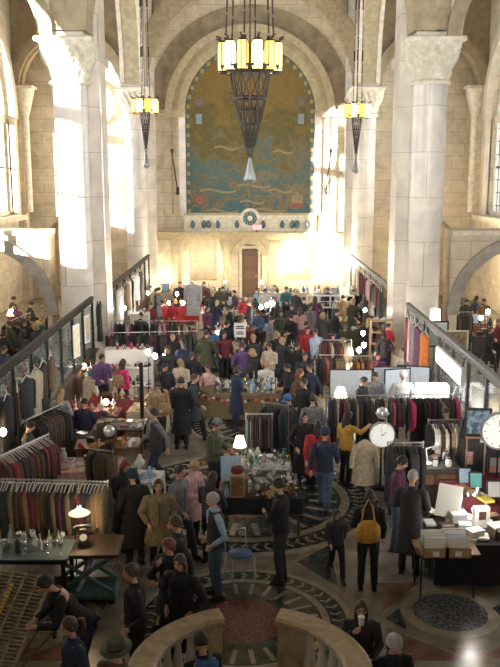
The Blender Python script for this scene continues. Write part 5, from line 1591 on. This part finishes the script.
# ---- shelf units
for i, (px, py, w, d, nm, ks) in enumerate([(60,366,1.1,.6,'low display of boots and hats by the left partition',['shoe','hat','handbag']), (88,372,1.2,.6,'trinket tray table behind the navy seller',['jar','bust','figurine','candlestick','box']),
        (102,378,1.0,.6,'small lamp-lit table beside the white shelves',['vase','bowl','clock','goblet']), (40,384,1.2,.6,'bric-a-brac table against the left partition',['radio','clock','box','vase','picture']), (70,444,1.0,.5,'shoe box table behind the pale pink cloth',['box','shoe','book'])]):
    x, y = T(px, py); tb = make_table(nm, x, y, w, d, style='wood', cl=('black',None,'cream',None,'brown')[i])
    scatter(tb, ks, TRINK+['white','white','lightgrey','orange'], 15, 'on the '+nm, seed=120+i, sc=1.0)
x, y = at(130,384,.1)
shelf_unit('white shelf unit with lit shelves beside the woman in pink', x, y, 1.45, .4, 1.25, 3, 0, white_p, ['box','shoe','jar','book','bust'], ['brown','black','maroon','red','silver','cream'], 11, 'on the white shelf unit')
x, y = at(77,378,.1)
shelf_unit('wooden shelf unit of shoes beside the left partition', x, y, 1.05, .4, 1.25, 3, 0, wood_l, ['shoe','box','hat','bowl'], ['black','brown','maroon','tan','white'], 5, 'on the wooden shoe shelf')
x, y = at(394,365,.1)
shelf_unit('open wooden shelf unit beside the right column', x, y, .75, .4, 1.7, 5, 0, wood_l, ['shoe','box','bowl'], ['cream','brown','white','maroon'], 4, 'on the open wooden shelf', back=False)
x, y = at(112,346,.1)
shelf_unit('small white shelf unit behind the white shelves', x+1.1, y, .7, .35, 1.4, 3, 0, white_p, ['box','jar','bottle'], ['orange','white','brown'], 3, 'on the small white shelf')
# white lattice screen lying along a table
x, y = at(331,304,1.25); x, y = free(x, y+.35, 2.05, .12, 0, 'lattice'); t = thing('lattice_frame', 'long white lattice frame standing above the far right table', 'frame', (x, y, .0))
m = MB()
for z in (1.55, 1.05): m.box((0,0,z), (2.0,.05,.07))
for i in range(5): m.box((-.97+.485*i,0,1.3), (.07,.05,.5))
m.box((0,0,1.3), (2.0,.04,.03))
for s_ in (-1,1): m.box((s_*.97,.0,.53), (.05,.05,1.05))
m.build('lattice', [white_p], t)
# white folding screens
scr = mat('pale_blue_screen', (.55,.60,.66), .6, noise=.08)
for px, lab, rz, w in ((352,'pale folding screen left of the man in the grey sweater', .0, 1.15), (385,'pale folding screen behind the man in the grey sweater', .0, .9), (399,'pale folding screen behind the person in white, left panel', .25, .75), (418,'pale folding screen behind the person in white, right panel', -.25, .9)):
    x, y = at(px, 369, 1.45); x, y = free(x, y+.2, w, .12, rz, lab); t = thing('display_screen', lab, 'screen', (x, y, 0), rz, 'pale folding screens')
    MB().box((0,0,.92), (w-.06,.02,1.05)).build('panel', [scr], t)
    m = MB()
    for s_ in (-1,1): m.box((s_*(w/2-.015),0,.74), (.03,.035,1.48)); m.box((s_*(w/2-.015),0,.02), (.04,.4,.03))
    m.box((0,0,1.46), (w,.035,.03)); m.box((0,0,.38), (w,.035,.03)); m.build('screen_frame', [blackm], t)

# ================================================================== bare bulbs over the stalls
def clip_bulbs(lst, where, h0, warm, pw):
    for i, (px, py, Y) in enumerate(lst):
        x, z = at_y(px, py, Y)
        t = thing('light_pole', 'bright bare bulb on a thin pole %s' % where, 'lamp', (x, Y, 0), 0, 'bulbs on poles '+where)
        MB().cyl((0,0,0),(0,0,z-.08),.012,n=6).lathe([(.14,0),(.14,.02),(.02,.04)],n=12).build('pole', [blackm], t)
        MB().cyl((0,0,z-.12),(0,0,z-.06),.025,n=8).build('socket', [blackm], t)
        MB().sphere((0,0,z),(.075,.075,.085),12,8).build('bulb', [bulb_a if warm else bulb_w], t)
        if pw: point_light('bulb_light', (x, Y-.14, z-.02), pw*1.5, (1,.72,.42) if warm else (1,.92,.82), .07)
clip_bulbs([(340,349,24.4),(348,350,24.4),(359,350,24.4)], 'in the front row over the small racks', 0, False, 26)
clip_bulbs([(339,364,22.7),(347,367,22.7),(354,364,22.7)], 'in the lower warm row beside the brown rack', 0, True, 12)
clip_bulbs([(148,352,24.0),(155,356,24.0),(164,357,23.6)], 'beside the white shelf unit', 0, False, 26)
clip_bulbs([(267,305,32.6),(261,307,32.6),(271,303,32.8)], 'over the fifth centre table row', 0, False, 28)
clip_bulbs([(148,293,36.5),(124,308,31.5)], 'near the hanging dresses', 0, False, 18)
clip_bulbs([(363,333,27.5),(364,345,25.5)], 'behind the wooden shelf', 0, False, 22)
clip_bulbs([(414,313,30.3),(365,310,33.0)], 'near the right column', 0, False, 22)
clip_bulbs([(177,294,37.0),(183,303,35.0),(169,303,35.0)], 'at the red-lit stall', 0, False, 24)
clip_bulbs([(3,432,16.0),(61,389,22.0),(84,366,24.5),(47,374,23.5),(106,402,20.5)], 'in the left stalls', 0, True, 14)
clip_bulbs([(488,312,25.5),(481,318,28.5),(462,290,36.0)], 'in the right aisle', 0, False, 40)
x, y = at(347,398,1.35); shade_lamp('white-shaded lamp glowing at the left end of the long rack', x-.1, y+.5, 0, 'lit table lamps', h=1.35, r=.17, power=16)
x, y = T(218,346); shade_lamp('small lit lamp on the lamp table left of the far aisle', x, y, .75, 'lit table lamps', h=.4, power=8)
x, y = T(439,300); 
for i, (px, Y, nm, r) in enumerate(((439, 24.1, 'above the pale print by the right partition', .16),)):
    x, z = at_y(px, 318, Y)
    t = thing('floor_lamp', 'tall lit white-shaded lamp '+nm, 'floor lamp', (x, Y+.5, 0))
    MB().cyl((0,0,0),(0,0,z),.015,n=6).lathe([(.16,0),(.16,.02),(.02,.04)],n=14).build('pole', [blackm], t)
    MB().lathe([(r,z-.16),(r*.85,z+.18)],n=18).build('lamp_shade', [shade_w], t)
# ================================================================== people
# px, py (top of head), height, facing, pose, garment, colours, hair, label
PP = person
# foreground
PP(215,492,1.76,-72,'pockets','vest','charcoal','denim',('short','greyhair'),'grey-haired man in a dark vest, light blue shirt and jeans, on the floor medallion', shirt='lightblue')
PP(281,478,1.80,-105,'handface','jacket','black','charcoal',('short','darkhair'),'man in a black jacket raising one hand to his mouth beside the centre jewellery table')
PP(325,428,1.74,165,'walk','jacket','navy','denim',('short','darkhair'),'person in a navy jacket and jeans walking away in the middle of the aisle', hat='beanie', hatc='navy')
PP(399,455,1.76,70,'browse','jacket','plum','denim',('short','darkhair'),'man in a dark leather jacket leaning over the dark counter behind the print table')
PP(422,474,1.80,160,'browse','longcoat','charcoal','black',('short','greyhair'),'person in a long charcoal coat at the left end of the print table')
wb = PP(370,490,1.68,175,'bag','jacket','black','black',('bob','darkhair'),'woman in black carrying a mustard shoulder bag')
PP(337,509,1.22,10,'walk','jacket','charcoal','black',('long','darkhair'),'small child in dark clothes crossing the inlaid floor')
PP(297,411,1.72,10,'pockets','longcoat','black','black',('bob','darkhair'),'pale-faced woman in a long black coat facing the camera')
PP(318,420,1.66,175,'walk','coat','red','black',('long','darkhair'),'woman in a red coat seen from behind')
PP(347,411,1.66,125,'reach','jacket','mustard','black',('long','darkhair'),'woman in a mustard jacket reaching towards the long clothes rack')
PP(214,418,1.76,70,'browse','puffer','olive','black',('short','darkhair'),'man in a dark green padded jacket and grey cap', hat='cap', hatc='grey')
PP(155,408,1.76,-60,'walk','vest','charcoal','navy',('short','darkhair'),'man in a dark vest over grey sleeves walking past the white display table', shirt='grey')
PP(170,538,1.66,-35,'handface','coat','black','black',('curly','auburn'),'red-haired woman in black holding a hand to her face')
PP(178,520,1.74,-80,'walk','jacket','charcoal','black',('short','brownhair'),'man in a charcoal jacket just behind the red-haired woman')
PP(181,553,1.70,-25,'pockets','longcoat','black','black',('long','brownhair'),'long-haired woman in a black coat open over a pale pink scarf', shirt='palepink')
PP(134,563,1.76,-75,'pockets','jacket','black','black',('short','brownhair'),'man in a black jacket in profile between the lift table and the medallion')
PP(80,577,1.78,-70,'bend','jacket','black','navy',('short','darkhair'),'man in black bending forward towards the wooden printing rack')
PP(72,616,1.70,-60,'pockets','jacket','navy','denim',('pony','brownhair'),'woman with a ponytail in a navy jacket at the bottom left', shirt='lightblue')
PP(117,620,1.74,-25,'pockets','coat','brown','charcoal',('short','greyhair'),'man in a brown coat and dark felt hat at the bottom', hat='fedora', hatc='olive')
PP(204,624,1.74,-150,'sit','vest','blue','black',('short','darkhair'),'visitor in a blue padded vest seated inside the curved balustrade', shirt='black', xy=(-.55,8.98))
wd = PP(361,614,1.68,-5,'sitdrink','coat','charcoal','black',('long','brownhair'),'brown-haired woman drinking from a white cup at the bottom right')
PP(386,640,1.66,15,'sit','coat','black','black',('bob','darkhair'),'woman in a black coat and pale grey knitted hat at the bottom right corner', hat='beanie', hatc='lightgrey')
# left of centre
PP(124,458,1.70,35,'browse','longcoat','black','black',('long','auburn'),'auburn-haired woman in a long black coat beside the front clothes rack')
PP(128,470,1.70,-150,'pockets','longcoat','black','black',('short','darkhair'),'person in a long black coat and blue beanie beside the auburn-haired woman', hat='beanie', hatc='navy')
PP(158,478,1.68,10,'pockets','coat','khaki','black',('long','brownhair'),'woman in a khaki coat with a mustard scarf left of the centre table')
PP(178,468,1.72,60,'walk','jacket','grey','charcoal',('short','darkhair'),'black-haired man in a grey jacket turned towards the centre table')
PP(192,462,1.64,60,'browse','coat','palepink','black',('short','blond'),'fair-haired woman in a pale pink coat behind the man in grey')
PP(206,472,1.64,150,'browse','stripes','charcoal','black',('long','darkhair'),'woman in a grey striped jumper with her back turned', shirt='grey')
wt = PP(158,381,1.72,0,'browse','jacket','tan','black',('short','darkhair'),'man in a tan jacket looking down behind the white display table')
PP(174,377,1.78,175,'pockets','longcoat','black','black',('short','darkhair'),'tall man in a long black coat with his back to the camera')
PP(193,376,1.74,80,'walk','coat','charcoal','black',('short','brownhair'),'person in a charcoal coat walking right beside the oval table')
wp = PP(122,361,1.64,140,'bag','jacket','pink','black',('long','brownhair'),'woman in a bright pink jacket at the white shelf')
PP(101,353,1.76,30,'browse','jacket','purple','black',('short','darkhair'),'person in a dark purple sweater left of the woman in pink')
PP(60,396,1.66,160,'browse','shirt','lightgrey','denim',('long','blond'),'blond woman in a light grey top at the trinket tables')
PP(100,393,1.72,165,'sit','jacket','navy','black',('short','darkhair'),'man in a navy jacket seated with his back turned at the trinket tables')
PP(88,404,1.64,40,'sit','shirt','maroon','black',('short','darkhair'),'seller in a maroon shirt seated beside the man in navy')
PP(110,402,1.68,-30,'browse','jacket','brown','black',('short','darkhair'),'person in a brown jacket bending over the trinket tables')
PP(30,404,1.72,100,'browse','jacket','charcoal','black',('short','darkhair'),'seller in charcoal behind the slanting rack near the left edge')
PP(181,358,1.66,-20,'browse','jacket','cream','black',('long','blond'),'blond woman in a cream jacket lit by bare bulbs')
PP(164,362,1.72,30,'browse','jacket','black','black',('short','darkhair'),'man in black beside the blond woman in cream')
PP(209,370,1.62,-40,'sit','shirt','palepink','denim',('short','brownhair'),'seated woman in a pale pink shirt behind the oval table')
PP(242,342,1.70,-170,'pockets','jacket','purple','denim',('short','brownhair'),'man in a purple jacket walking past the far tables')
PP(206,330,1.74,175,'pockets','coat','olive','black',('short','darkhair'),'person in an olive coat in front of the far left rack')
PP(214,326,1.74,-120,'walk','jacket','blue','denim',('short','darkhair'),'person in a blue jacket near the far left rack')
PP(224,331,1.68,20,'pockets','jacket','maroon','black',('long','darkhair'),'woman in a maroon jacket beside the person in blue')
# centre aisle
PP(266,362,1.62,-10,'sit','shirt','white','black',('short','blond'),'seller in a white shirt seated behind the oval table')
PP(289,361,1.72,-60,'browse','coat','black','black',('short','darkhair'),'dark-haired man in a black coat in the centre aisle, left of the trio')
PP(299,364,1.68,60,'pockets','jacket','brown','black',('long','auburn'),'auburn-haired woman in a brown jacket in the centre aisle')
PP(311,366,1.70,-60,'walk','jacket','navy','black',('short','brownhair'),'man in a navy jacket in the centre aisle, right of the trio')
PP(305,378,1.74,-50,'pockets','longcoat','black','black',('short','darkhair'),'stout man in a long black coat facing the oval table')
PP(290,395,1.68,-60,'browse','jacket','charcoal','black',('short','darkhair'),'person in a blue cap leaning towards the oval table', hat='cap', hatc='blue')
PP(313,392,1.72,175,'walk','coat','grey','black',('short','darkhair'),'person in a grey coat seen from behind near the end of the long rack')
PP(299,321,1.74,175,'walk','coat','maroon','black',('short','darkhair'),'person in a maroon coat in the far centre aisle')
PP(305,324,1.66,10,'walk','jacket','red','black',('short','darkhair'),'person in a red jacket in the far centre aisle')
PP(316,327,1.70,-150,'walk','stripes','lightblue','denim',('short','brownhair'),'person in a blue and white striped jumper beside the hat stand', shirt='white')
PP(288,303,1.74,180,'walk','coat','charcoal','black',('short','darkhair'),'person in a charcoal coat at the far end of the centre aisle')
PP(281,308,1.66,0,'walk','jacket','olive','black',('long','darkhair'),'woman in an olive jacket at the far end of the centre aisle')
PP(300,306,1.66,170,'walk','jacket','palepink','black',('long','brownhair'),'woman in a pale pink jacket at the far end of the centre aisle')
PP(270,316,1.70,90,'browse','coat','grey','black',('short','darkhair'),'person in a grey coat leaning over a far centre table')
PP(270,343,1.66,-30,'browse','shirt','cream','black',('short','brownhair'),'person in a cream shirt behind the far glassware tables')
PP(246,293,1.68,0,'pockets','shirt','red','black',('short','darkhair'),'seller in a red shirt near the walnut door')
PP(180,282,1.76,0,'pockets','coat','black','black',('short','darkhair'),'person in black at the back counter under the left niche')
PP(192,283,1.72,10,'pockets','coat','charcoal','black',('long','darkhair'),'long-haired person in charcoal at the back counter under the left niche')
PP(201,281,1.76,-20,'browse','jacket','brown','black',('short','darkhair'),'person in brown at the back counter under the left niche')
PP(222,284,1.70,30,'browse','jacket','olive','black',('short','darkhair'),'person in olive at the back counter left of the door')
PP(304,297,1.74,180,'browse','coat','black','black',('short','darkhair'),'person in black facing the back counter right of the door')
PP(315,297,1.68,180,'pockets','coat','plum','black',('long','darkhair'),'long-haired person in plum facing the back counter')
PP(265,288,1.72,0,'browse','shirt','white','black',('short','darkhair'),'seller in white behind the back counter right of the door')
PP(286,286,1.72,20,'browse','jacket','teal','black',('short','darkhair'),'seller in teal behind the back counter')
PP(330,287,1.74,-20,'browse','jacket','navy','black',('short','brownhair'),'seller in navy behind the back counter near the right column')
PP(343,295,1.70,180,'walk','coat','tan','black',('short','brownhair'),'person in a tan coat near the far right column')
PP(232,303,1.70,60,'browse','jacket','black','black',('short','darkhair'),'person in black at the far centre-left table')
PP(150,302,1.72,30,'browse','jacket','maroon','black',('short','darkhair'),'person in maroon beside the hanging dresses')
PP(172,300,1.70,0,'browse','shirt','red','black',('short','darkhair'),'person in a red shirt at the red-lit stall')
PP(259,309,1.68,-40,'browse','jacket','denim','black',('long','brownhair'),'woman in a denim jacket at a far centre table')
# right
PP(378,353,1.66,0,'sit','jacket','plum','black',('curly','brownhair'),'curly-haired seller in plum between the wooden shelf and the white screens')
PP(376,371,1.72,-20,'browse','shirt','grey','black',('short','darkhair'),'man in a grey sweater in front of the white screens')
PP(362,376,1.70,60,'browse','jacket','black','black',('short','darkhair'),'dark-haired man in black next to the man in the grey sweater')
PP(403,371,1.72,0,'pockets','shirt','white','black',('short','brownhair'),'person in white with a white hat in front of the white screens', hat='beanie', hatc='white')
PP(447,424,1.70,-150,'browse','jacket','brown','black',('short','brownhair'),'brown-haired person behind the right-hand clothes rack')
PP(452,291,1.76,-10,'pockets','shirt','white','black',('short','greyhair'),'man in a white shirt under the arch of the right aisle')
PP(466,301,1.68,20,'browse','jacket','black','black',('short','darkhair'),'person in black under the arch of the right aisle')
PP(484,300,1.70,-20,'browse','jacket','brown','black',('short','darkhair'),'person in brown under the arch of the right aisle')
PP(497,318,1.72,0,'browse','jacket','maroon','black',('long','brownhair'),'person in maroon at the right edge behind the partition')
PP(409,322,1.66,30,'browse','jacket','red','black',('short','darkhair'),'person in red beside the hanging clothes near the right column')
# left aisle
PP(30,306,1.74,120,'browse','jacket','black','black',('short','darkhair'),'man in black in the left aisle, seen over the partition')
PP(43,317,1.70,-100,'pockets','jacket','olive','black',('short','darkhair'),'person in olive in the left aisle beside the lamps')
PP(5,345,1.74,60,'browse','jacket','navy','black',('short','brownhair'),'man in navy at the left edge behind the partition')
PP(17,303,1.68,0,'browse','jacket','plum','black',('long','brownhair'),'woman in plum in the left aisle between the lit lamps')
PP(50,300,1.70,-20,'walk','coat','tan','black',('short','brownhair'),'person in tan in the left aisle near the stone arch')
PP(22,330,1.68,150,'browse','jacket','charcoal','black',('long','darkhair'),'woman in charcoal in the left aisle close to the partition')

fill = [(197,352,'black'),(168,345,'charcoal'),(236,362,'navy'),(254,334,'charcoal'),(276,331,'black'),(331,332,'plum'),(344,338,'black'),(250,300,'charcoal'),(216,300,'navy'),(207,306,'plum'),(162,316,'charcoal'),(240,315,'brown'),(292,314,'black'),(323,312,'charcoal'),(352,298,'olive'),(336,309,'black'),(310,304,'grey'),(275,298,'black'),(256,352,'black'),(226,318,'black'),(196,320,'maroon'),(140,312,'charcoal'),(368,318,'black'),(384,330,'charcoal'),(296,342,'black'),(283,337,'charcoal'),(233,290,'plum'),(212,290,'black'),(296,289,'charcoal'),(354,287,'black'),(157,287,'charcoal'),(308,352,'charcoal'),(184,338,'navy'),(172,331,'black')]
where = ['behind the oval table, left','between the far-left rack and the white shelves','behind the oval table','near the third centre table row','at the right of the third centre table row','near the hat stall','behind the hat stall','near the walnut door','left of the fifth centre row','in front of the hanging grey coat','at the end of the farther far-left rack','at the fourth centre row','in the far aisle','near the white lattice','by the far right column','under the white lattice','beside the white lattice','right of the fifth centre row','left of the far aisle people','left of the sign','right of the farther far-left rack','beside the hanging dresses','by the far right partition','behind the open wooden shelf','in the middle of the far aisle','at the left side of the far aisle','at the counter left of the door','at the counter, left of the one in plum','at the back counter under the right niche','at the foot of the far right column','at the foot of the far left column','at the end of the centre aisle group','in front of the nearer far-left rack','at the nearer far-left rack']
fill += [(10,318,'olive'),(36,322,'charcoal'),(3,330,'black'),(46,309,'black'),(12,296,'brown'),(24,318,'black'),(458,308,'charcoal'),(490,326,'black'),(445,300,'brown'),(476,296,'navy')]
where += ['in the left aisle behind the lamps','in the left aisle by the partition','at the very left edge in the aisle','under the left aisle arch','at the far end of the left aisle','between the two lit lamps','in the right aisle by the rack','in the right aisle near the edge','under the right aisle arch, leftmost','at the far end of the right aisle']
rr = random.Random(11)
for (px, py, c), w in zip(fill, where):
    PP(px, py, rr.uniform(1.6,1.82), rr.uniform(-180,180), rr.choice(['browse','pockets','walk','browse']), rr.choice(['coat','jacket','jacket','longcoat']), c, rr.choice(['black','navy','charcoal']), (rr.choice(['short','bob','long','short']), rr.choice(['darkhair','brownhair','darkhair','blond'])), 'person in %s %s' % (c, w))
# bag and cup held in hands
def shoulder_bag(label, px, py, z, Y, col, rz=0., s=1.):
    x, zz = at_y(px, py, Y)
    t = thing('shoulder_bag', label, 'bag', (x, Y, zz), rz, None, s)
    MB().lathe([(.06,-.20),(.16,-.17),(.185,-.05),(.15,.08),(.10,.13),(.05,.14)], n=18, sy=.45).build('bag_body', [cloth(col)], t)
    MB().tube([(-.10,0,.10),(-.06,0,.34),(0,.02,.46),(.06,0,.34),(.10,0,.10)], .012, 5).build('strap', [cloth(col)], t)
    return t
yb = at(370,488,1.72)[1]
BAGS = [(wb, shoulder_bag('mustard yellow shoulder bag carried by the woman in black', 368, 530, 0, yb-.20, 'mustard', .1, 1.1))]
yb = at(122,361,1.64)[1]
BAGS.append((wp, shoulder_bag('tan shoulder bag carried by the woman in pink', 118, 382, 0, yb-.24, 'tan', .2, .9)))
yb = at(158,381,1.72)[1]
BAGS.append((wt, shoulder_bag('brown bag with the man in the tan jacket', 165, 408, 0, yb-.22, 'tan', 0, .9)))
def cup(label, px, py, Y):
    x, z = at_y(px, py, Y); t = thing('paper_cup', label, 'cup', (x, Y, z-.06))
    MB().cyl((0,0,0), (0,0,.10), .032, .042, 14).build('cup_body', [white_p], t); MB().cyl((0,0,.10), (0,0,.115), .045, .040, 14).build('lid', [white_p], t); return t
BAGS.append((wd, cup('white paper cup held to the lips of the brown-haired woman', 361, 634, at(361,614,1.23)[1]-.24)))


# everyone stands clear of tables, racks and each other; seated people get a stool
stool_m = wood_m
done = []; PBAD = 0
def place_people():
    global PBAD
    for (t, x, y, pose, h) in PEOPLE:
        if pose == 'sit' and abs(x+.55) < .05 and y < 9.2: continue
        q = .25 if pose != 'bend' else .34
        ok = False
        for lim, k in ((99, 1.), (99, .74), (99, .5)):
            for dy, dx in STEPS:
                yy = y+dy; xx = x*yy/y+dx
                if yy < 8: continue
                r = (xx, yy, q*k, q*k, 0)
                if any(_hit(r, z) for z in RECTS): continue
                if any((xx-a)**2+(yy-b)**2 < (2*.27*k)**2 for a, b in done): continue
                ok = True; break
            if ok: break
        if not ok: xx, yy = x, y; PBAD += 1
        done.append((xx, yy))
        for (p, o) in BAGS:
            if p is t: o.location.x += xx-x; o.location.y += yy-y
        t.location.x, t.location.y = xx, yy
        if pose in ('sit', 'sitdrink'):
            s_ = h/1.78; st = thing('stool', 'wooden stool under the '+t['label'][:70].replace('the ', '')[:60].rsplit(' ', 1)[0], 'stool', (xx, yy, 0), t.rotation_euler.z)
            zt_ = .39*s_
            MB().cyl((0,.03,zt_-.03), (0,.03,zt_), .17, n=18).build('seat', [stool_m], st)
            for a in range(4):
                A = R(45+90*a); MB().cyl((.13*math.cos(A),.03+.13*math.sin(A),0), (.11*math.cos(A),.03+.11*math.sin(A),zt_-.03), .014, n=6).build('leg', [stool_m], st)
place_people()
print('UNPLACED', PBAD, BADP)
# ================================================================== light
cam = bpy.data.cameras.new('camera'); cam.sensor_fit = 'VERTICAL'; cam.sensor_height = 24
cam.lens = 24*F_PX/667.0; cam.clip_end = 300
co = bpy.data.objects.new('camera', cam); COL.objects.link(co)
co.location = (0, 0, CAM_H); co.rotation_euler = (R(90)-PITCH, 0, 0)
SC.camera = co
W = bpy.data.worlds.new('world'); SC.world = W; W.use_nodes = True
bg = W.node_tree.nodes['Background']; bg.inputs[0].default_value = (.72,.84,1,1); bg.inputs[1].default_value = 3.5
sl = bpy.data.lights.new('sun', 'SUN'); sl.energy = 75; sl.color = (1,.95,.86); sl.angle = R(.6)
so = bpy.data.objects.new('sun', sl); COL.objects.link(so)
d = Vector((1, 1.3, -1.72*math.tan(R(6))))
so.rotation_euler = d.to_track_quat('-Z', 'Y').to_euler()
def area(name, loc, target, w, h, power, col, sp=180):
    l = bpy.data.lights.new(name, 'AREA'); l.shape = 'RECTANGLE'; l.size = w; l.size_y = h; l.energy = power; l.color = col
    l.spread = R(sp); o = bpy.data.objects.new(name, l); COL.objects.link(o); o.location = loc
    o.rotation_euler = (Vector(target)-Vector(loc)).to_track_quat('-Z', 'Z').to_euler(); return o
for sx, p in ((-1, 1.5), (1, 1.15)):
    for y in (3, 20, 38.2):
        area('daylight_fill', (sx*(XO-.6), y, 8.5), (0, y, 10.5), 6.4, 7.0, (380 if y > 10 else 150)*p, (.9,.95,1), 105)  # added lamps boost the window daylight; the nearest pair has no window
area('daylight_fill', (0, -2.3, 10), (0, 44, 8.6), 9, 5, 520, (1,.97,.9), 56)  # added fill lamp behind the camera; the wall there has no opening
# uplighters and bulbs along the back wall
for px, py, pw in ((205, 262, 130), (166, 277, 70), (300, 255, 320), (326, 262, 380), (345, 262, 160), (272, 272, 35), (230, 275, 15)):
    x, z = at_y(px, py, YB-.7)
    point_light('wall_washer', (x, YB-.75, max(1.2, z)), pw, (1,.86,.60), .12)
for sx in (-1, 1):
    for y in (38, 31): point_light('aisle_fill', (sx*9.3, y, 3.0), 50 if sx < 0 else (600 if y > 35 else 200), (1,.80,.5), .2)  # lights without fixtures, added to brighten the aisles
SC.view_settings.view_transform = 'Standard'; SC.view_settings.look = 'None'
SC.view_settings.exposure = 0.35; SC.view_settings.gamma = 1
SC.view_settings.use_curve_mapping = False
SC.cycles.max_bounces = 6; SC.cycles.diffuse_bounces = 4; SC.cycles.transparent_max_bounces = 12
SC.cycles.sample_clamp_indirect = 6; SC.cycles.use_denoising = True
